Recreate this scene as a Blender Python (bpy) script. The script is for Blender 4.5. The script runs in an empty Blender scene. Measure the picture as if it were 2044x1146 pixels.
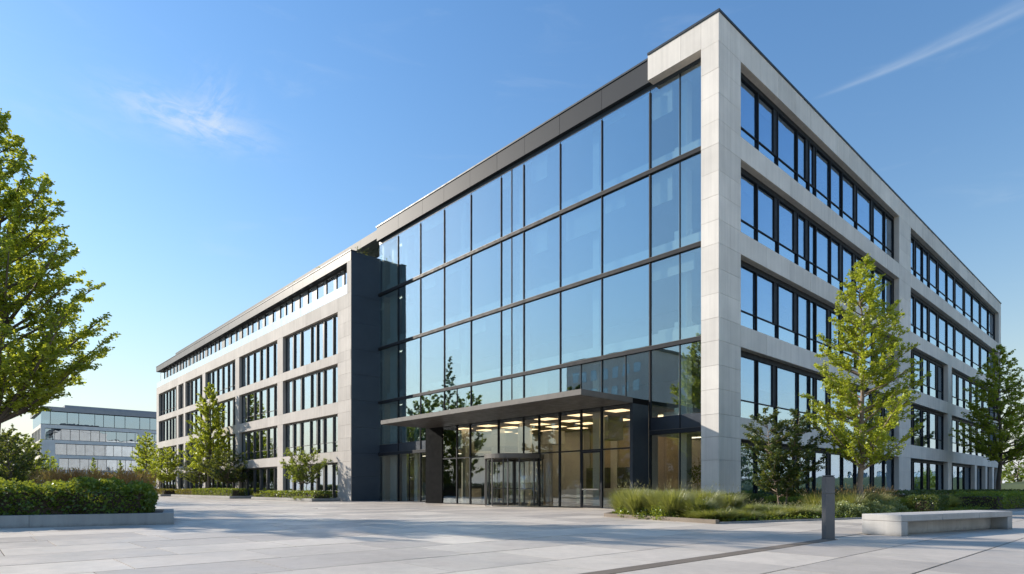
import bpy, bmesh, math, random
import numpy as np
from mathutils import Vector
PI = math.pi
rnd = random.Random(7)
S = bpy.context.scene
COL = S.collection

# ------------------------------------------------------------------ camera
FPX, HOR, UL, UR = 1216.36, 974.41, -90.31, 2352.15      # focal length, horizon, two vanishing points of the photo
XR, XF, YR, YF = 0.674837, -0.737966, 0.737966, 0.674837  # world X and Y in (right, forward)
CAM = Vector((14.80, -26.917, 1.1))
cd = bpy.data.cameras.new('camera'); cam = bpy.data.objects.new('camera', cd); COL.objects.link(cam)
cam.location = CAM
cam.rotation_euler = (PI/2, 0, math.atan2(-XF, YF))
cd.sensor_width = 36; cd.lens = 36*FPX/2044; cd.shift_y = (HOR-573)/2044
cd.clip_start = 0.1; cd.clip_end = 5000
S.camera = cam
# ------------------------------------------------------------------ sun and sky
SUN = Vector((-0.903, -0.429, 0.437)).normalized()
SUN_EL = math.asin(SUN.z); SUN_ROT = math.atan2(SUN.x, SUN.y)
sd = bpy.data.lights.new('sun', 'SUN'); sun = bpy.data.objects.new('sun', sd); COL.objects.link(sun)
sd.energy = 3.45; sd.angle = math.radians(0.53); sd.color = (1.0, 0.91, 0.79)
sun.rotation_euler = (-SUN).to_track_quat('-Z', 'Y').to_euler()
S.view_settings.view_transform = 'Standard'; S.view_settings.look = 'None'
S.view_settings.gamma = 1; S.view_settings.use_curve_mapping = False
S.view_settings.exposure = 1.0
W = bpy.data.worlds.new('World'); S.world = W; W.use_nodes = True
def build_world():
    nt = W.node_tree; N = nt.nodes; L = nt.links
    bg = N['Background']; bg.inputs[1].default_value = 0.084
    sky = N.new('ShaderNodeTexSky'); sky.sky_type = 'NISHITA'; sky.sun_disc = False
    sky.sun_elevation = SUN_EL; sky.sun_rotation = SUN_ROT
    sky.air_density = 2.0; sky.dust_density = 0.3; sky.ozone_density = 6.0; sky.altitude = 0
    hs = N.new('ShaderNodeMix'); hs.data_type = 'RGBA'; hs.blend_type = 'MULTIPLY'; hs.inputs[0].default_value = 1; hs.inputs[7].default_value = (.99, 1.02, 1.17, 1)
    L.new(sky.outputs[0], hs.inputs[6])
    sat = N.new('ShaderNodeHueSaturation'); sat.inputs['Saturation'].default_value = 1.07; L.new(hs.outputs[2], sat.inputs['Color'])
    def M(op, a, b=None, c=None):
        n = N.new('ShaderNodeMath'); n.operation = op
        for i, v in enumerate((a, b, c)):
            if v is None: continue
            if isinstance(v, (int, float)): n.inputs[i].default_value = v
            else: L.new(v, n.inputs[i])
        return n.outputs[0]
    tc = N.new('ShaderNodeTexCoord'); sx = N.new('ShaderNodeSeparateXYZ'); L.new(tc.outputs['Generated'], sx.inputs[0])
    az = M('ARCTAN2', sx.outputs[1], sx.outputs[0]); el = M('ARCSINE', sx.outputs[2])
    hz = N.new('ShaderNodeMix'); hz.data_type = 'RGBA'     # pale haze low over the horizon, the same all round
    L.new(M('MULTIPLY', M('EXPONENT', M('MULTIPLY', M('MAXIMUM', el, 0), -8.0)), .97), hz.inputs[0]); L.new(sat.outputs[0], hz.inputs[6]); hz.inputs[7].default_value = (5.1, 5.45, 5.85, 1)
    def wisp(a0, e0, wa, we, tilt, sc, amount, lo, hi):
        da = M('SUBTRACT', az, a0); de = M('SUBTRACT', el, e0)
        p = M('ADD', M('MULTIPLY', da, math.cos(tilt)), M('MULTIPLY', de, math.sin(tilt)))
        q = M('SUBTRACT', M('MULTIPLY', de, math.cos(tilt)), M('MULTIPLY', da, math.sin(tilt)))
        cb = N.new('ShaderNodeCombineXYZ'); L.new(M('MULTIPLY', p, sc), cb.inputs[0]); L.new(M('MULTIPLY', q, sc*3.2), cb.inputs[1])
        no = N.new('ShaderNodeTexNoise'); no.inputs['Scale'].default_value = 1; no.inputs['Detail'].default_value = 7; no.inputs['Roughness'].default_value = .62
        no.inputs['Distortion'].default_value = .6
        L.new(cb.outputs[0], no.inputs['Vector'])
        r2 = M('ADD', M('POWER', M('ABSOLUTE', M('DIVIDE', p, wa)), 2), M('POWER', M('ABSOLUTE', M('DIVIDE', q, we)), 2))
        g = M('EXPONENT', M('MULTIPLY', r2, -1.0))
        mr = N.new('ShaderNodeMapRange'); mr.interpolation_type = 'SMOOTHSTEP'; L.new(no.outputs[0], mr.inputs[0])
        mr.inputs[1].default_value = lo; mr.inputs[2].default_value = hi
        return M('MULTIPLY', M('MULTIPLY', g, mr.outputs[0]), amount)
    def azel(u, v):
        r = (u-1022)/FPX; z = (HOR-v)/FPX
        x = r*XR+XF; y = r*YR+YF; n = math.sqrt(x*x+y*y)
        return math.atan2(y, x), math.atan2(z, n)
    a1, e1 = azel(375, 238); m = wisp(a1, e1, .085, .022, .05, 22, .62, .30, .66)
    a2, e2 = azel(430, 215); m = M('ADD', m, wisp(a2, e2, .035, .03, -.9, 26, .30, .38, .68))
    a3, e3 = azel(90, 215); m = M('ADD', m, wisp(a3, e3, .14, .02, .1, 14, .12, .35, .75))
    # a thin veil of cirrus over the whole sky, mostly seen reflected
    cb = N.new('ShaderNodeCombineXYZ'); L.new(M('MULTIPLY', az, 3), cb.inputs[0]); L.new(M('MULTIPLY', el, 13), cb.inputs[1])
    no = N.new('ShaderNodeTexNoise'); no.inputs['Scale'].default_value = 1.4; no.inputs['Detail'].default_value = 8; no.inputs['Roughness'].default_value = .6
    no.inputs['Distortion'].default_value = 1.0
    L.new(cb.outputs[0], no.inputs['Vector'])
    mr = N.new('ShaderNodeMapRange'); mr.interpolation_type = 'SMOOTHSTEP'; L.new(no.outputs[0], mr.inputs[0]); mr.inputs[1].default_value = .56; mr.inputs[2].default_value = .85
    m = M('ADD', m, M('MULTIPLY', mr.outputs[0], .10))
    # condensation trail: a long thin line
    (ta, te), (tb, tf) = azel(1618, 200), azel(2060, 2)
    dx, dy = tb-ta, tf-te; ln = math.hypot(dx, dy); ux, uy = dx/ln, dy/ln
    da = M('SUBTRACT', az, ta); de = M('SUBTRACT', el, te)
    p = M('ADD', M('MULTIPLY', da, ux), M('MULTIPLY', de, uy)); q = M('SUBTRACT', M('MULTIPLY', de, ux), M('MULTIPLY', da, uy))
    wd = M('ADD', .0018, M('MULTIPLY', p, .0125))
    def streak(off, wk):
        qq = M('DIVIDE', M('SUBTRACT', q, M('MULTIPLY', p, off)), M('MULTIPLY', wd, wk))
        return M('EXPONENT', M('MULTIPLY', M('MULTIPLY', qq, qq), -1))
    pc = N.new('ShaderNodeCombineXYZ'); L.new(M('MULTIPLY', p, 30), pc.inputs[0]); L.new(M('MULTIPLY', q, 220), pc.inputs[1])
    pn = N.new('ShaderNodeTexNoise'); pn.inputs['Scale'].default_value = 1; pn.inputs['Detail'].default_value = 5; L.new(pc.outputs[0], pn.inputs['Vector'])
    ramp = N.new('ShaderNodeMapRange'); L.new(p, ramp.inputs[0]); ramp.inputs[1].default_value = 0; ramp.inputs[2].default_value = .09
    tr = M('MULTIPLY', M('MULTIPLY', M('ADD', M('MULTIPLY', streak(.022, .8), .8), M('MULTIPLY', streak(-.014, 1.3), .6)), ramp.outputs[0]), M('ADD', .18, M('MULTIPLY', pn.outputs[0], .5)))
    m = M('ADD', m, M('MULTIPLY', tr, .46))
    m = M('MINIMUM', m, .8)
    mx = N.new('ShaderNodeMix'); mx.data_type = 'RGBA'; L.new(m, mx.inputs[0]); L.new(hz.outputs[2], mx.inputs[6]); mx.inputs[7].default_value = (4.6, 5.1, 5.6, 1)
    L.new(mx.outputs[2], bg.inputs[0])
build_world()
S.render.engine = 'CYCLES'
S.cycles.max_bounces = 9; S.cycles.transparent_max_bounces = 24; S.cycles.glossy_bounces = 5; S.cycles.diffuse_bounces = 3
S.cycles.sample_clamp_indirect = 8; S.cycles.caustics_reflective = False; S.cycles.caustics_refractive = False

# ------------------------------------------------------------------ materials
class NT:
    def __init__(self, name):
        self.m = bpy.data.materials.new(name); self.m.use_nodes = True
        self.N = self.m.node_tree.nodes; self.L = self.m.node_tree.links
        self.out = self.N['Material Output']; self.p = self.N['Principled BSDF']
    def n(self, t, **kw):
        x = self.N.new(t)
        for k, v in kw.items():
            if k.startswith('_'): setattr(x, k[1:], v)
            else:
                x.inputs[k.replace('__', ' ')].default_value = v
        return x
    def math(self, op, a, b=0.0):
        n = self.N.new('ShaderNodeMath'); n.operation = op
        for i, v in enumerate((a, b)):
            if isinstance(v, (int, float)): n.inputs[i].default_value = v
            else: self.L.new(v, n.inputs[i])
        return n.outputs[0]
    def pos(self, scale=(1, 1, 1)):
        g = self.N.new('ShaderNodeNewGeometry'); mp = self.N.new('ShaderNodeMapping'); mp.inputs['Scale'].default_value = scale
        self.L.new(g.outputs['Position'], mp.inputs[0]); return mp.outputs[0]
    def noise(self, vec, scale, detail=4, rough=.55):
        n = self.N.new('ShaderNodeTexNoise'); n.inputs['Scale'].default_value = scale; n.inputs['Detail'].default_value = detail
        n.inputs['Roughness'].default_value = rough; self.L.new(vec, n.inputs['Vector']); return n.outputs[0]
    def rng(self, v, a, b, c, d):
        n = self.N.new('ShaderNodeMapRange'); self.L.new(v, n.inputs[0])
        for i, x in enumerate((a, b, c, d)): n.inputs[i+1].default_value = x
        return n.outputs[0]
    def scale_col(self, col, fac):
        n = self.N.new('ShaderNodeMix'); n.data_type = 'RGBA'; n.blend_type = 'MULTIPLY'; n.inputs[0].default_value = 1
        if isinstance(col, tuple): n.inputs[6].default_value = (*col, 1)
        else: self.L.new(col, n.inputs[6])
        cmb = self.N.new('ShaderNodeCombineColor')
        for i in range(3): self.L.new(fac, cmb.inputs[i])
        self.L.new(cmb.outputs[0], n.inputs[7]); return n.outputs[2]
    def mixc(self, f, a, b):
        n = self.N.new('ShaderNodeMix'); n.data_type = 'RGBA'
        for i, v in ((0, f), (6, a), (7, b)):
            if isinstance(v, tuple): n.inputs[i].default_value = (*v, 1)
            elif isinstance(v, (int, float)): n.inputs[i].default_value = v
            else: self.L.new(v, n.inputs[i])
        return n.outputs[2]
    def bump(self, h, strength, dist):
        b = self.N.new('ShaderNodeBump'); b.inputs['Strength'].default_value = strength; b.inputs['Distance'].default_value = dist
        self.L.new(h, b.inputs['Height']); self.L.new(b.outputs[0], self.p.inputs['Normal']); return b.outputs[0]

def stone(name, col, var=.10, rough=.75, fine=60, streak=.08, bump=.25, tonevar=.06, spec=.3, grime=False):
    t = NT(name); P = t.pos()
    a = t.rng(t.noise(P, .55, 5), .3, .7, 1-var, 1+var)
    b = t.rng(t.noise(P, fine, 3), .3, .7, .94, 1.05)
    s = t.rng(t.noise(t.pos((3.0, 3.0, .12)), 1.3, 5, .65), .35, .75, 1+streak*.4, 1-streak)
    oi = t.N.new('ShaderNodeObjectInfo'); o = t.rng(oi.outputs['Random'], 0, 1, 1-tonevar, 1+tonevar)
    f = t.math('MULTIPLY', t.math('MULTIPLY', a, b), t.math('MULTIPLY', s, o))
    t.L.new(t.scale_col(col, f), t.p.inputs['Base Color'])
    t.p.inputs['Roughness'].default_value = rough; t.p.inputs['Specular IOR Level'].default_value = spec
    t.bump(t.noise(P, fine, 5, .7), bump, .01)
    if grime:
        sz = t.N.new('ShaderNodeSeparateXYZ'); t.L.new(t.pos(), sz.inputs[0])
        hgt = t.math('ADD', sz.outputs[2], t.math('MULTIPLY', t.math('SUBTRACT', t.noise(P, 5, 6, .7), .5), .25))
        f = t.math('MULTIPLY', f, t.rng(hgt, -.02, .10, .58, 1.0)); t.L.new(t.scale_col(col, f), t.p.inputs['Base Color'])
    return t.m
def metal(name, col, rough=.4, metallic=.6, var=.06, tonevar=.04, spec=.5, flat=False):
    t = NT(name); P = t.pos()
    a = t.rng(t.noise(P, 1.2, 4), .3, .7, 1-var, 1+var)
    oi = t.N.new('ShaderNodeObjectInfo'); o = t.rng(oi.outputs['Random'], 0, 1, 1-tonevar, 1+tonevar)
    t.L.new(t.scale_col(col, t.math('MULTIPLY', a, o)), t.p.inputs['Base Color'])
    if flat: t.p.inputs['Roughness'].default_value = rough
    else: t.L.new(t.rng(t.noise(P, 3, 5), .3, .7, rough*.85, rough*1.2), t.p.inputs['Roughness'])
    t.p.inputs['Metallic'].default_value = metallic; t.p.inputs['Specular IOR Level'].default_value = spec
    return t.m
def glass(name, tint, refl, r0, r1, wav=.012, power=3.0, rough=0.0, wscale=.5):
    """coated facade glass: a mirror layer that grows towards grazing angles over a tinted see-through pane"""
    t = NT(name); t.N.remove(t.p)
    lw = t.N.new('ShaderNodeLayerWeight'); lw.inputs['Blend'].default_value = .5
    f = t.rng(t.math('POWER', lw.outputs['Facing'], power), 0, 1, r0, r1)
    tr = t.N.new('ShaderNodeBsdfTransparent'); tr.inputs[0].default_value = (*tint, 1)
    gl = t.N.new('ShaderNodeBsdfGlossy'); gl.inputs[0].default_value = (*refl, 1); gl.inputs['Roughness'].default_value = rough
    oi = t.N.new('ShaderNodeObjectInfo'); va = t.N.new('ShaderNodeVectorMath'); va.operation = 'SCALE'
    cx = t.N.new('ShaderNodeCombineXYZ'); t.L.new(oi.outputs['Random'], cx.inputs[0]); t.L.new(cx.outputs[0], va.inputs[0]); va.inputs['Scale'].default_value = 31
    ad = t.N.new('ShaderNodeVectorMath'); t.L.new(t.pos(), ad.inputs[0]); t.L.new(va.outputs[0], ad.inputs[1])
    b = t.N.new('ShaderNodeBump'); b.inputs['Strength'].default_value = 1; b.inputs['Distance'].default_value = wav
    t.L.new(t.noise(ad.outputs[0], wscale, 2, .4), b.inputs['Height']); t.L.new(b.outputs[0], gl.inputs['Normal'])
    mx = t.N.new('ShaderNodeMixShader'); t.L.new(f, mx.inputs[0]); t.L.new(tr.outputs[0], mx.inputs[1]); t.L.new(gl.outputs[0], mx.inputs[2])
    t.L.new(mx.outputs[0], t.out.inputs[0]); return t.m
def leafmat(name, cols, trans=.45, attr=True):
    t = NT(name); t.N.remove(t.p)
    at = t.N.new('ShaderNodeAttribute'); at.attribute_name = 'tone'
    big = t.noise(t.pos(), .9, 3)
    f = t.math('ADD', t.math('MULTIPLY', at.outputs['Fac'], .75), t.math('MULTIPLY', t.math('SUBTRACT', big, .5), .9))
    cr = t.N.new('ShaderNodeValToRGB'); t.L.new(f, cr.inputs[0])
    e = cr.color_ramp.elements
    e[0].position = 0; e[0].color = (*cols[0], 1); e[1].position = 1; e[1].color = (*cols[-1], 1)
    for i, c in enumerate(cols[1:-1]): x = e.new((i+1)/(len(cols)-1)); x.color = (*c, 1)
    d = t.N.new('ShaderNodeBsdfDiffuse'); t.L.new(cr.outputs[0], d.inputs[0])
    tl = t.N.new('ShaderNodeBsdfTranslucent')
    gm = t.mixc(.45, t.scale_col(cr.outputs[0], 1.5) if False else cr.outputs[0], (.62, .64, .05)); t.L.new(gm, tl.inputs[0])
    mx = t.N.new('ShaderNodeMixShader'); mx.inputs[0].default_value = trans
    t.L.new(d.outputs[0], mx.inputs[1]); t.L.new(tl.outputs[0], mx.inputs[2])
    g = t.N.new('ShaderNodeBsdfGlossy'); g.inputs['Roughness'].default_value = .38; g.inputs[0].default_value = (.9, .95, .9, 1)
    m2 = t.N.new('ShaderNodeMixShader'); m2.inputs[0].default_value = .04
    t.L.new(mx.outputs[0], m2.inputs[1]); t.L.new(g.outputs[0], m2.inputs[2]); t.L.new(m2.outputs[0], t.out.inputs[0]); return t.m
def emit(name, col, st):
    t = NT(name); t.p.inputs['Base Color'].default_value = (*col, 1); t.p.inputs['Emission Color'].default_value = (*col, 1); t.p.inputs['Emission Strength'].default_value = st
    return t.m
M = {}
M['stone'] = stone('pale_stone', (.71, .67, .615), var=.08, streak=.12, tonevar=.08)
M['stone_wing'] = stone('warm_stone', (.50, .46, .415), var=.09, streak=.13, tonevar=.08)
M['stone_far'] = stone('far_stone', (.66, .67, .68), streak=.04)
M['curb'] = stone('curb_concrete', (.36, .35, .33), var=.16, streak=.14, fine=90, bump=.5, grime=True)
M['brown_stone'] = stone('brown_stone', (.20, .165, .13), var=.15, fine=80, bump=.5)
M['bench'] = stone('bench_concrete', (.47, .45, .42), var=.17, streak=.14, fine=70, bump=.35, grime=True)
M['joint'] = stone('joint_sand', (.045, .042, .038), tonevar=0)
M['soil'] = stone('soil', (.07, .05, .035), var=.3, fine=25, bump=1, tonevar=0)
M['fascia'] = metal('grey_fascia_metal', (.058, .062, .068), .5, 0, spec=.07, var=.01, flat=True)
M['fascia_light'] = metal('light_fascia_metal', (.12, .118, .115), .45, 0, tonevar=.10, spec=.08, var=.02, flat=True)
M['dark_metal'] = metal('charcoal_metal', (.030, .040, .052), .45, .0, spec=.3)
M['end_metal'] = metal('blue_charcoal_metal', (.060, .082, .108), .38, .1, tonevar=.03, spec=.4)
M['frame'] = metal('window_frame_metal', (.022, .025, .030), .55, 0, spec=.15)
M['frame_grey'] = metal('grey_frame_metal', (.085, .083, .082), .45, .1, spec=.35)
M['portal'] = metal('portal_metal', (.013, .0135, .014), .8, 0, spec=.02)
M['far_roof'] = metal('far_roof_metal', (.26, .28, .31), .5, 0)
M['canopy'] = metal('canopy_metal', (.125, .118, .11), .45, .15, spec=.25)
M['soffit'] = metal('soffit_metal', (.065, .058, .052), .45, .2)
M['slate'] = metal('blue_slate_metal', (.045, .055, .072), .36, .4)
M['steel'] = metal('steel', (.35, .34, .33), .3, .9)
M['bollard'] = metal('bollard_metal', (.13, .13, .135), .45, .5)
M['cw'] = glass('curtain_glass', (.80, .92, .93), (.76, .85, .90), .38, .90, .0055, 2.2, wscale=.35)
M['win'] = glass('window_glass', (.80, .89, .92), (.66, .81, .98), .40, .93, .009, 2.2, wscale=.8)
M['win_low'] = glass('spandrel_glass', (.55, .66, .70), (.74, .88, 1.0), .58, .97, .006, 2.0, .06)
M['cw_clear'] = glass('clear_curtain_glass', (.84, .93, .92), (.88, .93, .97), .24, .85, .0055, 2.4, wscale=.35)
M['far_glass'] = glass('far_glass', (.35, .45, .50), (.66, .78, .93), .50, .88, .006, 2.5)
M['wing_glass'] = glass('wing_glass', (.55, .66, .68), (.78, .87, .96), .46, .92, .010, 2.0, wscale=.8)
M['lobby_glass'] = glass('lobby_glass', (.90, .91, .87), (.85, .93, 1.0), .13, .55, .005, 3.0, wscale=.5)
M['rail_glass'] = glass('balustrade_glass', (.72, .82, .86), (.95, .98, 1.0), .62, .95, .004, 1.6, .1)
M['white'] = stone('interior_white', (.72, .72, .70), var=.03, streak=.0, bump=.05, tonevar=0)
M['ceil'] = stone('interior_ceiling', (.62, .62, .61), var=.04, streak=.0, bump=.05, tonevar=0)
M['partition'] = stone('interior_partition', (.38, .39, .40), var=.10, streak=.0, bump=.05, tonevar=0)
M['wood'] = stone('lobby_wood', (.52, .44, .34), var=.12, streak=.0, bump=.1, fine=12, tonevar=0)
M['intfloor'] = stone('interior_floor', (.22, .21, .20), var=.06, streak=0, tonevar=0)
M['blind'] = stone('roller_blind', (.50, .50, .48), var=.02, streak=0, bump=.02)
M['roof'] = stone('roof_gravel', (.16, .16, .16), var=.1, streak=0)
M['lamp'] = emit('lamp_warm', (1.0, .74, .44), 1.3)
M['lamp_cool'] = emit('lamp_cool', (1.0, .90, .74), 1.4)
M['bark'] = stone('bark', (.13, .105, .08), var=.3, fine=30, streak=.3, bump=1)
M['bark_pale'] = stone('bark_pale', (.22, .17, .13), var=.3, fine=30, streak=.3, bump=1)
M['pot'] = stone('pot', (.10, .09, .08))
M['leaf_bright'] = leafmat('leaf_bright', [(.18, .235, .022), (.34, .41, .032), (.51, .55, .048), (.66, .63, .08)], 0.6)
M['leaf_mid'] = leafmat('leaf_mid', [(.07, .13, .018), (.16, .24, .030), (.29, .37, .045)], 0.52)
M['leaf_dark'] = leafmat('leaf_dark', [(0.020, 0.047, 0.014), (0.047, 0.086, 0.023), (0.100, 0.141, 0.040)], .3)
M['leaf_red'] = leafmat('leaf_red', [(0.072, 0.065, 0.029), (0.145, 0.080, 0.043), (0.131, 0.145, 0.043)], .35)
M['leaf_hedge'] = leafmat('leaf_hedge', [(.035, .07, .012), (.095, .155, .02), (.26, .34, .04)], 0.38)
M['grass_green'] = leafmat('grass_green', [(.10, .125, .035), (.20, .215, .07), (.36, .35, .16)], 0.4)
M['grass_pale'] = leafmat('grass_pale', [(0.131, 0.174, 0.072), (0.246, 0.290, 0.131), (0.435, 0.450, 0.246)], .4)
M['grass_yellow'] = leafmat('grass_yellow', [(0.174, 0.174, 0.029), (0.319, 0.319, 0.058), (0.464, 0.406, 0.087)], .45)
M['plume'] = leafmat('plume', [(.28, .16, .10), (.38, .24, .15), (.42, .33, .20)], .5)
M['plume_pale'] = leafmat('plume_pale', [(.30, .27, .18), (.42, .38, .26), (.5, .46, .33)], .5)
M['rust'] = leafmat('rust', [(.28, .11, .06), (.50, .20, .10), (.52, .32, .16)], 0.5)

def paving_mat(name, slabs=True):
    t = NT(name); P = t.pos()
    a = t.rng(t.noise(P, .35, 6, .6), .3, .72, .88, 1.10)
    b = t.rng(t.noise(P, 55, 4, .7), .3, .7, .93, 1.06)
    c = t.math('MULTIPLY', t.rng(t.noise(P, 4.0, 6, .7), .35, .75, 1.05, .86), t.rng(t.noise(P, 1.3, 9, .8), .60, .72, 1.0, .80))
    f = t.math('MULTIPLY', t.math('MULTIPLY', a, b), c)
    if slabs:
        oi = t.N.new('ShaderNodeObjectInfo'); tone = oi.outputs['Random']
    else:
        g = t.N.new('ShaderNodeNewGeometry'); mp = t.N.new('ShaderNodeMapping'); mp.inputs['Rotation'].default_value = (0, 0, PI/2); t.L.new(g.outputs['Position'], mp.inputs[0])
        br = t.N.new('ShaderNodeTexBrick'); t.L.new(mp.outputs[0], br.inputs['Vector']); br.inputs['Scale'].default_value = 1
        br.inputs['Brick Width'].default_value = 2.3; br.inputs['Row Height'].default_value = 1.6; br.inputs['Mortar Size'].default_value = .02
        br.inputs['Color1'].default_value = (0, 0, 0, 1); br.inputs['Color2'].default_value = (1, 1, 1, 1); br.inputs['Mortar'].default_value = (.2, .2, .2, 1)
        tone = br.outputs['Color']
        f = t.math('MULTIPLY', f, t.rng(br.outputs['Fac'], 0, 1, 1, .45))
    col = t.mixc(tone, (.44, .39, .34), (.68, .60, .505))
    t.L.new(t.scale_col(col, f), t.p.inputs['Base Color'])
    t.L.new(t.rng(t.noise(P, 1.5, 5), .3, .7, .42, .66), t.p.inputs['Roughness']); t.p.inputs['Specular IOR Level'].default_value = .4
    t.bump(t.noise(P, 70, 5, .7), .3, .004)
    return t.m
M['slab'] = paving_mat('paving_slab'); M['plaza'] = paving_mat('plaza_far', False)
def ground_mat():
    t = NT('grass_ground'); P = t.pos()
    t.L.new(t.mixc(t.rng(t.noise(P, .08, 6), .3, .7, 0, 1), (.045, .065, .018), (.10, .12, .035)), t.p.inputs['Base Color']); t.p.inputs['Roughness'].default_value = .9
    return t.m
M['ground'] = ground_mat()

# ------------------------------------------------------------------ object helpers
WL = {}
def link(o, parent=None, wloc=(0, 0, 0)):
    COL.objects.link(o); w = Vector(wloc)
    if parent is not None:
        o.parent = parent; o.location = w-WL[parent.name]
    else: o.location = w
    WL[o.name] = w; return o
def thing(name, label, cat, loc=(0, 0, 0), group=None):
    o = bpy.data.objects.new(name, None); o.empty_display_size = .3; link(o, None, loc)
    o['label'] = label; o['category'] = cat
    if group: o['group'] = group
    return o
def tag(o, label, cat, group=None):
    o['kind'] = 'thing'; o['label'] = label; o['category'] = cat
    if group: o['group'] = group
    return o
_mc = {}
def boxmesh(dx, dy, dz, mat):
    k = (round(dx, 4), round(dy, 4), round(dz, 4), mat)
    if k not in _mc:
        x, y, z = dx/2, dy/2, dz/2
        v = [(-x,-y,-z),(x,-y,-z),(x,y,-z),(-x,y,-z),(-x,-y,z),(x,-y,z),(x,y,z),(-x,y,z)]
        f = [(0,3,2,1),(4,5,6,7),(0,1,5,4),(1,2,6,5),(2,3,7,6),(3,0,4,7)]
        me = bpy.data.meshes.new('box'); me.from_pydata(v, [], f); me.materials.append(M[mat]); _mc[k] = me
    return _mc[k]
def box(name, x0, x1, y0, y1, z0, z1, mat, parent=None):
    o = bpy.data.objects.new(name, boxmesh(x1-x0, y1-y0, z1-z0, mat))
    return link(o, parent, ((x0+x1)/2, (y0+y1)/2, (z0+z1)/2))
def multibox(name, boxes, mat, parent=None, origin=None):
    """several boxes of one part as one mesh"""
    if origin is None: b = boxes[0]; origin = ((b[0]+b[1])/2, (b[2]+b[3])/2, (b[4]+b[5])/2)
    V, F = [], []
    for (x0, x1, y0, y1, z0, z1) in boxes:
        n = len(V)
        V += [(a-origin[0], b-origin[1], c-origin[2]) for a, b, c in ((x0,y0,z0),(x1,y0,z0),(x1,y1,z0),(x0,y1,z0),(x0,y0,z1),(x1,y0,z1),(x1,y1,z1),(x0,y1,z1))]
        F += [tuple(n+i for i in f) for f in ((0,3,2,1),(4,5,6,7),(0,1,5,4),(1,2,6,5),(2,3,7,6),(3,0,4,7))]
    me = bpy.data.meshes.new(name); me.from_pydata(V, [], F); me.materials.append(M[mat])
    return link(bpy.data.objects.new(name, me), parent, origin)
def mesh(name, V, F, mat, parent=None, origin=(0, 0, 0), smooth=False):
    me = bpy.data.meshes.new(name); me.from_pydata([tuple(Vector(v)-Vector(origin)) for v in V], [], F); me.materials.append(M[mat])
    if smooth: me.polygons.foreach_set('use_smooth', [True]*len(me.polygons))
    return link(bpy.data.objects.new(name, me), parent, origin)
def tubes(name, paths, mat, parent=None, origin=(0, 0, 0), sides=7):
    V, F = [], []
    for pts, rad in paths:
        n0 = len(V); k = len(pts); s = sides if rad[0] > .03 else 4
        for i, (p, r) in enumerate(zip(pts, rad)):
            p = Vector(p); d = (Vector(pts[min(i+1, k-1)])-Vector(pts[max(i-1, 0)])).normalized()
            a = d.cross(Vector((0.31, .95, .1))); a.normalize(); b = d.cross(a)
            for j in range(s):
                th = 2*PI*j/s; V.append(p+a*(r*math.cos(th))+b*(r*math.sin(th)))
        for i in range(k-1):
            for j in range(s):
                F.append((n0+i*s+j, n0+i*s+(j+1) % s, n0+(i+1)*s+(j+1) % s, n0+(i+1)*s+j))
        F.append(tuple(n0+(k-1)*s+j for j in range(s)))
    return mesh(name, V, F, mat, parent, origin, True)
class Face:
    """a facade: 'R' faces +X with positions along Y, 'L' faces -Y with positions along X; d counts inward"""
    def __init__(s, kind, plane): s.k = kind; s.p = plane
    def b(s, a0, a1, d0, d1, z0, z1):
        return (s.p-d1, s.p-d0, a0, a1, z0, z1) if s.k == 'R' else (a0, a1, s.p+d0, s.p+d1, z0, z1)
    def box(s, name, a0, a1, d0, d1, z0, z1, mat, parent): return box(name, *s.b(a0, a1, d0, d1, z0, z1), mat, parent)
    def multi(s, name, L, mat, parent): return multibox(name, [s.b(*q) for q in L], mat, parent)
G = .006  # half a joint
def panels(fc, parent, cuts, z0, z1, mat='stone', name='cladding_panel', d0=0, d1=.06, g=G):
    for a, b in zip(cuts, cuts[1:]):
        e = rnd.uniform(-.0025, .0025)
        fc.box(name, a+g, b-g, d0+round(e, 3), d1, z0+g, z1-g, mat, parent)
def stack(fc, parent, a0, a1, zs, mat='stone', split=False, **k):
    for i, (p, q) in enumerate(zip(zs, zs[1:])):
        cuts = [a0, (a0+a1)/2, a1] if split and i % 2 else [a0, a1]
        panels(fc, parent, cuts, p, q, mat, **k)
def steps(a, b, w):
    n = max(1, round((b-a)/w)); return [a+(b-a)*i/n for i in range(n+1)]

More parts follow.
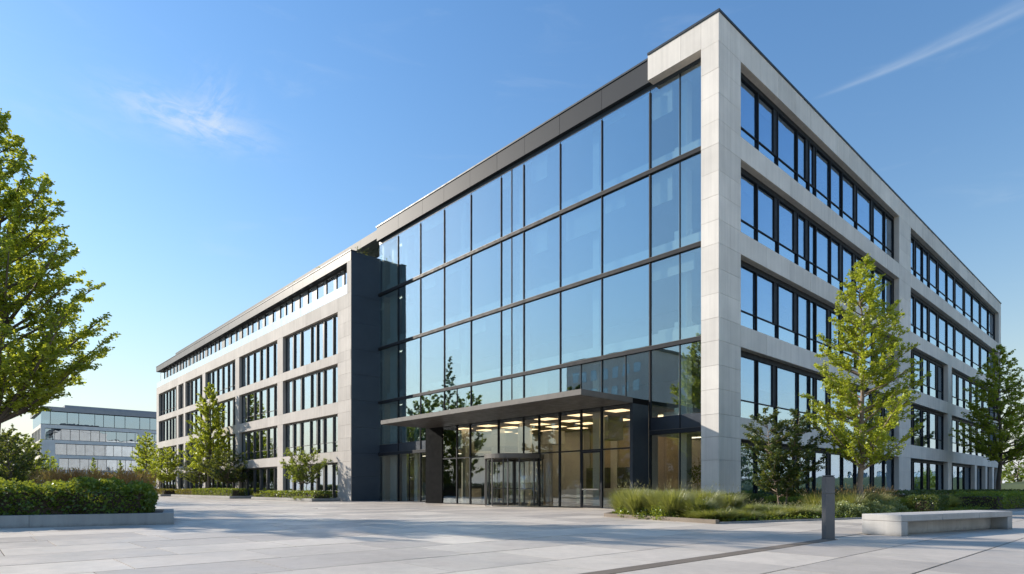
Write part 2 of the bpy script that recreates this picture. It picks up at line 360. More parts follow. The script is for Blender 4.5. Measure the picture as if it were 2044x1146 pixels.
def window(fc, parent, a0, a1, z0, z1, muls, d=.42, gmat='win', low='win_low', header=.27, vents=(), fr='frame', transom=None, fin=.08, mw=.036, blinds=.62):
    """one opening: frame part with panes, mullions, vent panels as sub-parts. muls are mullion centres between a0 and a1"""
    t = .06
    L = [(a0, a0+t, d-.06, d+.08, z0, z1), (a1-t, a1, d-.06, d+.08, z0, z1), (a0+t, a1-t, d-.06, d+.08, z0, z0+t), (a0+t, a1-t, d-.06, d+.08, z1-header, z1)]
    w = fc.multi('window', L, fr, parent)
    zt = z1-header; nb = {}; edges = [a0+t]+list(muls)+[a1-t]
    for i, m in enumerate(muls):
        fc.box('mullion', m-mw, m+mw, d-fin, d+.08, z0+t, zt, fr, w)
    for i, (a, b) in enumerate(zip(edges, edges[1:])):
        a += mw if i else 0; b -= mw if i < len(edges)-2 else 0
        bb = b
        if blinds and rnd.random() < blinds:
            dz = (zt-z0)*rnd.choice((.12, .2, .3, .45, .45, .7, .97))
            fc.box('blind', a+.02, b-.02, d+.16, d+.175, zt-dz, zt, rnd.choice(('blind', 'blind', 'white')), w)
        if i in vents and b-a > .8:
            vw = min(.42, (b-a)*.3); bb = b-vw
        if transom:
            zz = z0+transom
            if b-a > .5: fc.box('transom', a, bb, d-.02, d+.06, zz-.03, zz+.03, fr, w)
            fc.box('pane', a, b, d+.03, d+.045, z0+t, zz-.03, low, w)
            if bb < b: fc.box('vent_panel', bb, b, d-.03, d+.05, zz-.03, zt, fr, w)
            fc.box('pane', a, bb, d+.03, d+.045, zz+.03, zt, gmat, w)
        else:
            fc.box('pane', a, bb, d+.03, d+.045, z0+t, zt, gmat, w)
            if bb < b: fc.box('vent_panel', bb, b, d-.03, d+.05, z0+t, zt, fr, w)
    return w

# ------------------------------------------------------------------ setting: ground, plaza, paving
def sheet(name, pts, z, mat, z_low=None):
    n = len(pts)
    V = [(x, y, z) for x, y in pts]; F = [tuple(range(n))]
    if z_low is not None:
        V += [(x, y, z_low) for x, y in pts]
        F += [(i, n+i, n+(i+1) % n, (i+1) % n) for i in range(n)]
    o = mesh(name, V, F, mat); return o
g = sheet('ground', [(-2500, -2500), (2500, -2500), (2500, 2500), (-2500, 2500)], -.06, 'ground'); g['kind'] = 'structure'
p = sheet('plaza', [(-150, -90), (60, -90), (60, 80), (-150, 80)], -.014, 'plaza', -.05); p['kind'] = 'structure'
def rf(x, y):
    dx, dy = x-CAM.x, y-CAM.y
    return dx*XR+dy*YR, dx*XF+dy*YF
def ground_at(u, v):
    f = FPX*CAM.z/(v-HOR); r = (u-1022)/FPX*f
    return CAM.x+r*XR+f*XF, CAM.y+r*YR+f*YF
pav = thing('paving', 'pale stone slabs paving the plaza', 'paving'); 
del pav['label'], pav['category']; pav['kind'] = 'structure'
BED = [(0.0, -8.35), (5.15, -9.6), (5.75, -7.4), (6.6, -4.7), (7.3, -2.0), (8.3, 9), (9.8, 14), (11, 24), (11, 66), (.15, 66), (.15, -.1), (-3.3, -.1), (-2.2, -3.9)]
def inside(poly, x, y):
    c = False
    for i in range(len(poly)):
        (x1, y1), (x2, y2) = poly[i], poly[i-1]
        if (y1 > y) != (y2 > y) and x < (x2-x1)*(y-y1)/(y2-y1)+x1: c = not c
    return c
def slabs():
    cand = []
    xs = [-70+1.6*i for i in range(60)]
    xs = [x for x in xs if x < 9.0] + [9.62]
    xs2 = [9.90+1.3*i for i in range(24)]
    def row(x0, x1, off, ln):
        y = -60+off
        while y < 8:
            l = ln*rnd.choice((.7, 1, 1, 1.5)); cand.append((x0, x1, y, y+l)); y += l
    for i, (a, b) in enumerate(zip(xs, xs[1:])):
        row(a, b, rnd.uniform(0, 3), 2.0)
    for a, b in zip(xs2, xs2[1:]): row(a, b, rnd.uniform(0, 3), 2.4)
    out = []
    for c in cand:
        cx, cy = (c[0]+c[1])/2, (c[2]+c[3])/2; r, f = rf(cx, cy)
        if f < 5 or abs(r) > .86*f+2.2 or f > 36: continue
        if cy > -.4 and cx < .2: continue
        out.append((f, c))
    out.sort(); near = out[:299]; bed_ = []
    for f, (x0, x1, y0, y1) in near:
        h = round(rnd.uniform(-.0015, .0015), 4); q = .008; qx = .017; bed_.append((x0, x1, y0, y1, -.03, -.012))
        box('paving_slab', x0+qx, x1-qx, y0+q, y1-q, -.032+h, h, 'slab', pav)
    multibox('joint_bed', bed_, 'joint', pav)
slabs()
dr = box('stone_strip', 9.63, 9.89, -60, -13.0, -.03, .003, 'brown_stone', pav)

# ------------------------------------------------------------------ main office building
B = thing('office_building', 'large four storey pale stone and glass office block with entrance canopy, nearest the camera', 'office building', (0, 0, 0))
FR = Face('R', 0.0); FL = Face('L', 0.0)
H = 23.86; LEN = 68.5; XL = -32.4
rows = [(.35, 3.57), (4.66, 8.18), (9.28, 12.83), (13.96, 17.6), (18.73, 22.48)]
ZS = [0, 1.24, 2.45, 3.57, 4.66, 5.85, 7.0, 8.18, 9.28, 10.45, 11.6, 12.83, 13.96, 15.15, 16.3, 17.6, 18.73, 20.0, 21.2, 22.48, H]
# wall core behind the cladding (piers and spandrels)
P1, P2, P3 = (0, 2.16), (27.85, 30.9), (67.2, LEN)
core = []
core.append((.0+.06, P1[1]-.0, .06, .60, 0, H)); core.append((P2[0], P2[1], .06, .60, 0, H)); core.append((P3[0]+.0, P3[1], .06, .60, 0, H))
for (a, b) in ((P1[1], P2[0]), (P2[1], P3[0])):
    core.append((a, b, .06, .60, 0, .35))
    for (z0, z1), (z2, z3) in zip(rows, rows[1:]): core.append((a, b, .06, .60, z1, z2))
    core.append((a, b, .06, .60, 22.48, H))
sub = [(42.9, 44.3), (54.2, 55.3)]
for z0, z1 in rows[:3]:
    core.append((42.9, 44.3, .06, .6, z0, z1))
for a in (54.2, 59.6, 63.4): core.append((a, a+1.0, .06, .6, rows[0][0], rows[0][1]))
FR.multi('wall', core, 'stone', B)
FL.multi('wall', [(-.95, -.06, .06, .60, 0, H), (-4.05, -.95, .06, .60, 22.55, H)], 'stone', B)
# stone cladding, every slab its own piece
stack(FR, B, 0.0, 2.16, ZS, split=True); stack(FR, B, *P2, ZS, split=False); stack(FR, B, 67.2, LEN, [0, 3.57, 8.18, 12.83, 17.6, 22.48, H])
stack(FL, B, -.95, -G, ZS)
for (a, b), nsub in (((P1[1], P2[0]), 2.14), ((P2[1], P3[0]), 3.3)):
    for (z0, z1), (z2, z3) in zip(rows, rows[1:]): panels(FR, B, steps(a, b, nsub*1.3), z1, z2)
    panels(FR, B, steps(a, b, nsub), 22.48, H)
    panels(FR, B, steps(a, b, nsub*2), 0, .35)
for z0, z1 in rows[:3]: panels(FR, B, [42.9, 44.3], z0, z1)
for a in (54.2, 59.6, 63.4): panels(FR, B, [a, a+1.0], rows[0][0], rows[0][1])
panels(FL, B, [-4.05, -2.07, -.95], 22.55, H)
# windows of the shaded side
m1 = [4.68, 7.14, 9.89, 11.53, 12.46, 14.8, 16.88, 19.51, 23.04, 25.61]
m2 = [33.8, 35.92, 38.08, 41.15, 44.36, 47.51, 51.57, 55.15, 59.28, 63.48]
m2a, m2b = [33.2, 35.92, 38.08, 40.9], [46.2, 48.8, 51.6, 54.6, 57.6, 60.6, 64.2]
for k, (z0, z1) in enumerate(rows):
    tr = .98 if k else None
    js = [m+rnd.uniform(-.12, .12) for m in m1]
    window(FR, B, P1[1], P2[0], z0, z1, js, vents=[i for i in range(1, 11) if (i*3+k) % 4 in (0, 1) or i == 1] if k else [2, 5, 8], transom=tr)
    if k > 2:
        window(FR, B, P2[1], P3[0], z0, z1, m2, vents=[0, 2, 3, 5, 6, 8, 10], transom=tr)
    elif k:
        window(FR, B, P2[1], 42.9, z0, z1, m2a, vents=[0, 1, 2, 3], transom=tr); window(FR, B, 44.3, P3[0], z0, z1, m2b, vents=range(9), transom=tr)
    else:
        window(FR, B, P2[1], 42.9, z0, z1, m2a, vents=[0, 2]); window(FR, B, 44.3, 54.2, z0, z1, [46.4, 49, 51.4])
        window(FR, B, 55.2, 59.6, z0, z1, [57.4]); window(FR, B, 60.6, 63.4, z0, z1, []); window(FR, B, 64.4, P3[0], z0, z1, [])
# metal copings and roof
FR.multi('coping', [(-.05, LEN+.05, -.05, .7, H, H+.11)], 'dark_metal', B)
FL.multi('coping', [(-4.05, -.70, -.05, .7, H, H+.11)], 'dark_metal', B)
box('coping', XL-.05, -4.055, .20, .7, H-.04, H+.06, 'dark_metal', B)
box('roof', XL, -.62, .62, LEN, 23.0, 23.3, 'roof', B)
multibox('wall', [(XL, XL+.3, .8, LEN, 0, 23.3), (XL+.3, -.6, LEN-.3, LEN-.01, 0, 23.3)], 'stone', B)
# glazed front: dark fascia
CW = Face('L', .5); FF = Face('L', .25)
panels(FF, B, [XL, -28.9, -25.37, -22.51, -19.36, -16.42, -13.71, -10.62, -7.35, -4.056], 22.62, H-.04, 'fascia', 'fascia_panel', 0, .05, .010)
FF.box('soffit', XL, -4.056, .05, .34, 22.66, 22.95, 'dark_metal', B)
FF.box('header', XL, -.96, .25, .50, 22.36, 22.62, 'dark_metal', B)
E = [XL, -29.3, -25.99, -22.79, -19.55, -16.27, -14.04, -10.79, -7.53, -4.25, -.96]
lev = [.04, 4.10, 8.62, 13.32, 18.03, 22.38]
def opening_hidden(a, b): return a > -23.2 and b < -4.0
minor = {(-16.27, -14.04): [-15.22], (-4.25, -.96): [-2.44]}
cwf = []
for zz in lev[1:5]:
    if zz < 5:
        cwf += [(XL, -23.1, -.12, .14, zz-.17, zz+.06), (-4.24, -.96, -.12, .14, zz-.17, zz+.06)]
    else: cwf.append((XL, -.96, -.10, .14, zz-.17, zz+.05))
for q in cwf: CW.box('floor_beam', *q, 'frame', B)
for q in cwf: CW.box('beam_cap', q[0], q[1], q[2]-.012, q[2]-.002, q[5]-.028, q[5], 'frame_grey', B)
for i, x in enumerate(E[1:-1]):
    for (z0, z1) in zip(lev, lev[1:]):
        zb = z0+.06 if z0 > 1 else 0
        if z0 < 4 and -22.7 < x < -4.3: continue
        if 4 < z0 < 5 and -22.7 < x < -4.3: zb = 5.84
        hw = .024 if i != 8 else .04
        CW.box('mullion', x-hw, x+hw, -.05, .12, zb, z1-.17, 'frame', B)
def cwp(a, b, z0, z1, mat='cw', name='pane'):
    o = CW.box(name, a, b, .02, .04, z0, z1, mat, B)
    if (a > -4.3 or b < -29.2) and mat == 'cw': o.data = boxmesh(b-a, .02, z1-z0, 'cw_clear')
    if mat == 'cw': o.rotation_euler = (rnd.uniform(-.0022, .0022), 0, rnd.uniform(-.0022, .0022))
for a, b in zip(E, E[1:]):
    for k, (z0, z1) in enumerate(zip(lev, lev[1:])):
        aa, bb = a+.024, b-.024; zb, zt = z0+.06, z1-.17 if k < 4 else z1
        if k == 0 and opening_hidden(a, b+.01) : continue
        if k == 1 and a > -22.8 and b < -4.2: zb = 5.84
        cuts = [aa]+minor.get((a, b), [])
        if k == 1: cuts += {-22.79: [-21.22], -10.79: [-9.12], -7.53: [-5.85]}.get(a, [])
        if k == 0 and a in (-29.3, -25.99): cuts += [(a+b)/2]
        cuts = cuts+[bb]
        for c in cuts[1:-1]: CW.box('glazing_bar', c-.02, c+.02, -.02, .06, zb, zt, 'frame', B)
        for i, (c, d) in enumerate(zip(cuts, cuts[1:])):
            c2, d2 = c+(.02 if i else 0), d-(.02 if i < len(cuts)-2 else 0)
            if k == 1 and (a > -4.3 or b < -22.7):
                cwp(c2, d2, zb, 4.86, 'slate', 'spandrel_panel'); cwp(c2, d2, 4.90, zt)
            elif k == 1 and b < -13.9 and a > -26:
                cwp(c2, d2, zb, zt)
            elif k == 0: cwp(c2, d2, .1, zt, 'lobby_glass')
            else: cwp(c2, d2, zb, zt)
# interior: slabs, ceilings, columns, partitions
def slab_plate(z, x0=-32.0, y0=.72): box('floor_slab', x0, -.75, y0, 67.9, z-.18, z+.02, 'ceil', B)
for zz in lev[2:5]: slab_plate(zz)
slab_plate(22.66); box('floor_slab', -32.0, -23.2, .72, 67.9, 3.92, 4.12, 'ceil', B); box('floor_slab', -23.2, -4.3, 9.0, 67.9, 3.92, 4.12, 'ceil', B); box('floor_slab', -4.3, -.75, .72, 67.9, 3.92, 4.12, 'ceil', B)
for zz in lev[1:5]:
    for a, b in ((-31.9, -23.3), (-4.1, -1.0)) if zz < 5 else ((-31.9, -1.0),):
        box('sill_wall', a, b, .95, 1.05, zz+.025, zz+.78, 'white', B)
for x in (-2.75, -8.6, -15.0, -21.4, -27.8):
    box('column', x-.24, x+.24, 1.25, 1.75, .01, 22.47, 'white', B)
for zz, zt in zip([.02]+[l+.021 for l in lev[1:5]], [3.9, 8.43, 13.13, 17.84, 22.47]):
    box('partition', -31.0, -5.5, 9.2, 9.4, zz, zt, 'partition', B); box('partition', -5.7, -5.5, 9.401, 67.0, zz, zt, 'partition', B)
    for k in range(6):
        x = -30+k*5.1+rnd.uniform(-.6, .6)
        if zz < 1 and x > -24: continue
        box('storage_cabinet', x, x+rnd.uniform(.8, 2.2), 1.9+rnd.uniform(0, 1.5), 4.2, zz+.002, zz+rnd.uniform(.9, 1.6), 'white' if k % 2 else 'partition', B)
for zz in (8.43, 13.13, 17.84, 22.47):
    for x in (-31.6,): box('ceiling_light', x, x+1.3, 1.9, 2.1, zz-.035, zz-.004, 'lamp_cool', B)
for zz in (3.9,):
    for k in range(7):
        x = -30+k*4.4
        if zz < 4 and -24 < x < -5: continue
        box('ceiling_light', x, x+1.3, 3.2, 3.32, zz-.035, zz-.004, 'lamp_cool', B)
box('interior_floor', -32.0, -.75, -.85, 67.9, -.012, .008, 'intfloor', B)
for zz, zt in zip([.02]+[l+.021 for l in lev[1:5]], [3.9, 8.43, 13.13, 17.84, 22.47]):
    box('curtain', -31.7, -30.6, 1.15, 1.2, zz, zt-.02, 'white', B); box('curtain', -30.3, -29.5, 1.5, 1.55, zz, zt-.02, 'blind', B)
    if zz > 1:
        for q in range(9):
            if rnd.random() < .5: x = -28.9+q*3.05; box('blind', x, x+rnd.choice((1.4, 2.7)), .84, .86, zt-rnd.choice((.5, .9, 1.6)), zt, 'blind', B)
        for x in (-3.4, -2.75, -1.65): box('desk_screen', x, x+.42, 1.5, 1.55, zz, zz+rnd.uniform(1.1, 1.5), 'white', B)
# lobby
box('lobby_ceiling', -23.0, -4.45, -.86, 9.0, 5.56, 5.62, 'wood', B)
for k in range(4):
    for x in [-22+2.9*q for q in range(6)]: box('ceiling_light', x+.3*(k%2), x+.3*(k%2)+1.2, .7+k*2.0, 1.7+k*2.0, 5.535, 5.556, 'lamp', B)
box('lobby_wall', -23.0, -4.45, 8.9, 9.0, .01, 5.55, 'wood', B)
for x in (-19.4, -16.5, -6.0): box('column', x-.35, x+.35, 2.6, 3.3, .01, 5.55, 'white', B)
x = -22.6
while x < -5.2:
    w = rnd.choice((.6, .9, 1.3, 2.0)); m = rnd.choice(('white', 'partition', 'wood', 'frame_grey', 'white')); d = rnd.choice((8.3, 8.5, 8.7)); box('wall_panel', x, min(x+w-.02, -4.6), d, 8.88, .01, 5.5 if m != 'frame_grey' else 2.6, m, B); x += w
for x in (-20.2, -18.0, -9.6, -7.4): multibox('lounge_chair', [(x, x+.8, 4.0, 4.7, .2, .42), (x, x+.8, 4.62, 4.75, .42, .85), (x, x+.1, 4.0, 4.62, .42, .62), (x+.7, x+.8, 4.0, 4.62, .42, .62), (x+.05, x+.1, 4.05, 4.1, .01, .2), (x+.7, x+.75, 4.05, 4.1, .01, .2)], 'portal', B)
box('reception_desk', -14.5, -9.5, 6.2, 7.0, .01, 1.1, 'white', B)
# ---- entrance
PT = Face('L', -1.0)
multibox('entrance_frame', [(-23.1, -21.0, -1.0, .38, 0, 5.5), (-23.1, -4.25, -1.0, .38, 5.5, 5.78)], 'portal', B)
box('pylon', -4.44, -4.26, -1.02, .38, 0, 5.497, 'dark_metal', B)
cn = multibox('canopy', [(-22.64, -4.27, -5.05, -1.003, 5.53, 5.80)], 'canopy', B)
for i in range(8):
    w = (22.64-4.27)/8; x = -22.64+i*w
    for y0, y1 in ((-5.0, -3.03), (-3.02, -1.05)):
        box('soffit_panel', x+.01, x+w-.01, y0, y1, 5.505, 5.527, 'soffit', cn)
pm = [-21.0, -19.3, -17.82, -14.89, -12.54, -11.18, -9.49, -7.84, -6.37, -4.44]
PZ = 3.2
for x in pm[1:-1]:
    if x in (-12.54,): PT.box('mullion', x-.035, x+.035, .02, .14, PZ+.04, 5.5, 'frame', B); continue
    PT.box('mullion', x-.045, x+.045, 0, .14, .0, 5.5, 'frame', B)
for a, b in zip(pm, pm[1:]): PT.box('transom', a+.045, b-.045, .02, .12, PZ-.04, PZ+.04, 'frame', B)
for a, b in zip(pm, pm[1:]):
    PT.box('pane', a+.045, b-.045, .06, .075, PZ+.04, 5.5, 'lobby_glass', B)
    if a >= -15 and b <= -11: continue
    if a == -7.84:
        dr = PT.multi('door', [(a+.05, a+.12, .04, .1, .02, PZ-.05), (b-.12, b-.05, .04, .1, .02, PZ-.05), (a+.12, b-.12, .04, .1, .02, .14), (a+.12, b-.12, .04, .1, PZ-.15, PZ-.05)], 'frame', B)
        PT.box('pane', a+.12, b-.12, .06, .075, .14, PZ-.15, 'lobby_glass', dr)
        PT.box('handle', a+.14, b-.14, -.06, -.02, 1.0, 1.06, 'steel', dr)
        continue
    PT.box('pane', a+.045, b-.045, .06, .075, .04, PZ-.04, 'lobby_glass', B)
    PT.box('sill', a+.045, b-.045, .02, .12, 0, .04, 'frame', B)
def revolving():
    cx, cy, R, Z = -12.95, -1.35, 1.80, 3.16
    def ring(r0, r1, z0, z1, a0=0, a1=2*PI, n=40):
        V, F = [], []; full = a1-a0 > 6.2
        m = n if full else n+1
        for i in range(m):
            a = a0+(a1-a0)*i/n; c, s = math.cos(a), math.sin(a)
            V += [(cx+r0*c, cy+r0*s, z0), (cx+r1*c, cy+r1*s, z0), (cx+r1*c, cy+r1*s, z1), (cx+r0*c, cy+r0*s, z1)]
        for i in range(n):
            j = (i+1) % m; A, Bq = i*4, j*4
            for k in range(4): F.append((A+k, A+(k+1) % 4, Bq+(k+1) % 4, Bq+k))
        if not full: F += [(0, 3, 2, 1), (n*4, n*4+1, n*4+2, n*4+3)]
        return V, F
    V, F = ring(.02, R+.06, Z-.26, Z)
    d = mesh('revolving_door', V, F, 'canopy', B, (cx, cy, 0), False)
    V, F = ring(R-.1, R+.03, 0, .05); mesh('floor_ring', V, F, 'steel', d, (cx, cy, 0))
    for a0, a1 in ((150, 213), (-33, 30)):
        for q in range(2):
            s = math.radians(a0+(a1-a0)*q/2+1); e = math.radians(a0+(a1-a0)*(q+1)/2-1)
            V, F = ring(R-.012, R+.012, .05, Z-.27, s, e, 8); mesh('curved_pane', V, F, 'lobby_glass', d, (cx, cy, 0), True)
        for q in range(3):
            a = math.radians(a0+(a1-a0)*q/2); x, y = cx+R*math.cos(a), cy+R*math.sin(a)
            box('post', x-.035, x+.035, y-.035, y+.035, .05, Z-.27, 'frame_grey', d)
    for a in (235, 270, 305):
        a = math.radians(a); x, y = cx+R*math.cos(a), cy+R*math.sin(a)
        box('post', x-.03, x+.03, y-.03, y+.03, .05, Z-.27, 'frame_grey', d)
    box('centre_post', cx-.05, cx+.05, cy-.05, cy+.05, .05, Z-.27, 'frame_grey', d)
    for k in range(4):
        a = math.radians(25+90*k); c, s = math.cos(a), math.sin(a)
        def bar(r0, r1, z0, z1, t):
            return [(cx+r*c-t*s*sg, cy+r*s+t*c*sg, z) for r, z in ((r0, z0), (r1, z0), (r1, z1), (r0, z1)) for sg in (-1, 1)]
        V, F = [], []
        for q in ((.06, .12, .08, Z-.3, .025), (R-.14, R-.05, .08, Z-.3, .025), (.12, R-.14, .08, .2, .025), (.12, R-.14, Z-.42, Z-.3, .025), (.12, R-.14, 1.05, 1.1, .04)):
            n = len(V); V += bar(*q); F += [tuple(n+i for i in f) for f in ((0, 2, 4, 6), (1, 7, 5, 3), (0, 1, 3, 2), (2, 3, 5, 4), (4, 5, 7, 6), (6, 7, 1, 0))]
        mesh('door_wing', V, F, 'frame_grey', d, (cx, cy, 0))
        V = bar(.12, R-.14, .2, Z-.42, .006); mesh('pane', V, [(0, 2, 4, 6), (1, 7, 5, 3), (0, 1, 3, 2), (2, 3, 5, 4), (4, 5, 7, 6), (6, 7, 1, 0)], 'lobby_glass', d, (cx, cy, 0))
revolving()

# ------------------------------------------------------------------ lower wing to the left
WG = thing('office_wing', 'lower stone office wing with recessed top storey, left of the glass front', 'office wing', (XL, -2.2, 0))
WY = -2.2; FW = Face('L', WY); X0, X1 = -99.7, XL
wr = [(.12, 3.36), (4.30, 7.62), (8.64, 12.02), (12.86, 16.52)]
bays = [(-98.2, -87.3), (-86.3, -83.5), (-82.6, -74.3), (-73.0, -61.2), (-59.85, -48.35), (-46.9, -34.83)]
wz = [0, 1.15, 2.25, 3.36, 4.30, 5.4, 6.5, 7.62, 8.64, 9.8, 10.9, 12.02, 12.86, 14.1, 15.3, 16.52, 17.74]
edges = [X0]+[e for b in bays for e in b]+[X1]
piers = list(zip(edges[0::2], edges[1::2]))
core = []
for a, b in piers: core.append((a, b, .06, .5, 0, 17.74))
for a, b in bays:
    for (z0, z1), (z2, z3) in zip(wr, wr[1:]): core.append((a, b, .06, .5, z1, z2))
    core += [(a, b, .06, .5, 16.52, 17.74), (a, b, .06, .5, 0, .12)]
core[len(piers)-1] = (piers[-1][0], X1-.05, .06, .5, 0, 17.74)
FW.multi('wall', core, 'stone_wing', WG)
for i, (a, b) in enumerate(piers):
    if b-a > 2: stack(FW, WG, a, b, wz, mat='stone_wing', split=True)
    else:
        for z0, z1 in wr: panels(FW, WG, [a, b], z0, z1, 'stone_wing')
for (z0, z1), (z2, z3) in zip(wr+[(0, 16.52)], wr[1:]+[(17.74, 0)]):
    if z1 == 16.52 and z2 == 17.74: continue
for k in range(3): panels(FW, WG, steps(X0, piers[-1][0], 3.3), wr[k][1], wr[k+1][0], 'stone_wing')
panels(FW, WG, steps(X0, piers[-1][0], 3.3), 16.52, 17.74, 'stone_wing')
f4 = [0, .17, .325, .50, .62, .735, .885, 1]; f3 = [0, .17, .36, .53, .70, .87, 1]
for k, (z0, z1) in enumerate(wr):
    for i, (a, b) in enumerate(bays):
        if b-a > 11.9: fr = f4
        elif b-a > 10: fr = f3
        elif b-a > 7: fr = [0, .24, .5, .77, 1]
        else: fr = [0, .5, 1]
        mu = [a+(b-a)*(q+rnd.uniform(-.012, .012)) for q in fr[1:-1]]
        window(FW, WG, a, b, z0, z1, mu, d=.34, gmat='wing_glass', low='wing_glass', header=.16, vents=[j for j in range(8) if (j*5+k*3+i) % 3 != 0],
               fr='frame_grey', transom=.9 if k in (1,) else (.75 if k == 0 else (.7 if (k+i) % 3 == 0 else None)), fin=.12, mw=.042)
# top storey set back behind a glass balustrade, metal roof edge
FW.box('wall', X1-.72, X1-.051, .055, .5, 17.741, 21.15, 'stone_wing', WG); stack(FW, WG, X1-.72, X1-.0, [17.74, 20.38], mat='stone_wing', name='cladding_panel')
fz0, fz1 = 20.38, 21.2
panels(FW, WG, steps(X0-.2, X1, 2.42), fz0, fz1, 'fascia_light', 'fascia_panel', 0, .05, .008)
FW.multi('roof_edge', [(X0-.2, X1-.05, .05, .5, fz0+.01, fz1-.02), (X0-.2, X1-.73, .5, 1.6, fz0+.02, fz0+.3)], 'fascia', WG)
FW.box('coping', X0-.25, X1+.04, -.04, .5, fz1, fz1+.07, 'dark_metal', WG)
FW.box('balcony_floor', X0+.02, X1-.72, .5, 1.4, 17.55, 17.72, 'stone_wing', WG)
for a, b in zip(steps(X0, X1-.73, 2.42), steps(X0, X1-.73, 2.42)[1:]):
    FW.box('balustrade_panel', a+.01, b-.01, .03, .05, 17.75, 18.55, 'rail_glass', WG)
tw = []
x = X0+2.6; k = 0
while x < X1-1.4:
    w = rnd.choice((1.5, 1.9, 2.3, 2.0)); tw.append((x, min(x+w, X1-.75))); x += w
for a, b in tw:
    c = b-(b-a)*rnd.choice((.22, .35, .5))
    w = FW.multi('window', [(a, a+.05, 0.52, .70, 17.74, fz0), (a+.05, b, 0.56, .70, 17.74, 17.82), (a+.05, b, 0.56, .70, fz0-.12, fz0)], 'frame_grey', WG)
    FW.box('pane', a+.05, c, .60, .62, 17.82, fz0-.12, 'wing_glass', w); FW.box('vent_panel', c, b, .54, .66, 17.82, fz0-.12, 'frame_grey', w)
FW.box('corner_pane', X0+.02, X0+2.6, .60, .62, 17.75, fz0, 'rail_glass', WG)
# end wall of the wing: dark metal panels
zz = [0, 2.1, 4.1, 6.3, 8.6, 10.8, 12.9, 15.2, 17.5, 21.18]
for a, b in zip(zz, zz[1:]):
    box('metal_panel', X1-.05, X1, WY+.062, .64, a+.006, b-.006, 'end_metal', WG)
box('edge_trim', X1-.055, X1+.012, WY-.0, WY+.056, 0.0, 20.37, 'stone_wing', WG)
multibox('wall', [(X0, X0+.4, WY+.6, 14, 0, 20.94), (-98.55, -98.01, .42, 12, 21.06, 22.98), (X0+.4, X1-.06, 13.6, 14, 0, 21)], 'stone_wing', WG)
for z in (4.0, 8.2, 12.4, 16.9): box('floor_slab', X0+.4, X1-.06, WY+.6, 13.5, z-.2, z, 'ceil', WG)
for z0, z1 in ((0, 3.8), (4.001, 8.0), (8.201, 12.2), (12.401, 16.7), (16.901, 20.9)):
    box('partition', X0+.5, X1-.06, 5.5, 5.7, z0, z1, 'partition', WG)
box('roof', X0, X1, -1.7, 14, 20.95, 21.05, 'roof', WG)
# set back upper storey over the wing
panels(Face('L', .35), WG, steps(-98.5, X1-.06, 3.0), 22.95, 23.7, 'fascia', 'fascia_panel', 0, .05, .008)
multibox('roof', [(-98.5, X1-.06, .40, 12, 23.0, 23.72)], 'dark_metal', WG)
box('glazing', -98.0, X1-.06, 1.5, 1.6, 21.06, 22.99, 'wing_glass', WG)
box('partition', -98.0, X1-.06, 4.0, 4.2, 21.06, 22.99, 'partition', WG)

# ------------------------------------------------------------------ foliage builders
def leaf_cloud(name, P, tone, size, mat, parent=None, origin=(0, 0, 0), rs=None, flat=.5, aspect=.55):
    """P (n,3) leaf centres: each leaf a folded pair of triangles"""
    n = len(P); rs = rs or np.random.RandomState(1)
    d = rs.normal(size=(n, 3)); d[:, 2] *= flat; d /= np.linalg.norm(d, axis=1)[:, None]+1e-9
    u = rs.normal(size=(n, 3)); u[:, 2] += .35/flat*0; w = np.cross(d, u); w /= np.linalg.norm(w, axis=1)[:, None]+1e-9
    s = size*rs.uniform(.65, 1.3, n)[:, None]
    nn = np.cross(d, w)
    V = np.stack([P-d*s*.5, P+w*s*aspect*.5+nn*s*.08, P+d*s*.5, P-w*s*aspect*.5+nn*s*.08], 1).reshape(-1, 3)-np.array(origin)
    me = bpy.data.meshes.new(name); me.vertices.add(4*n); me.vertices.foreach_set('co', V.astype(np.float32).ravel())
    me.loops.add(4*n); me.loops.foreach_set('vertex_index', np.arange(4*n, dtype=np.int32))
    me.polygons.add(n); me.polygons.foreach_set('loop_start', np.arange(0, 4*n, 4, dtype=np.int32)); 
    me.update(calc_edges=True)
    at = me.attributes.new('tone', 'FLOAT', 'FACE'); at.data.foreach_set('value', np.clip(tone, 0, 1).astype(np.float32))
    me.materials.append(M[mat])
    return link(bpy.data.objects.new(name, me), parent, origin)
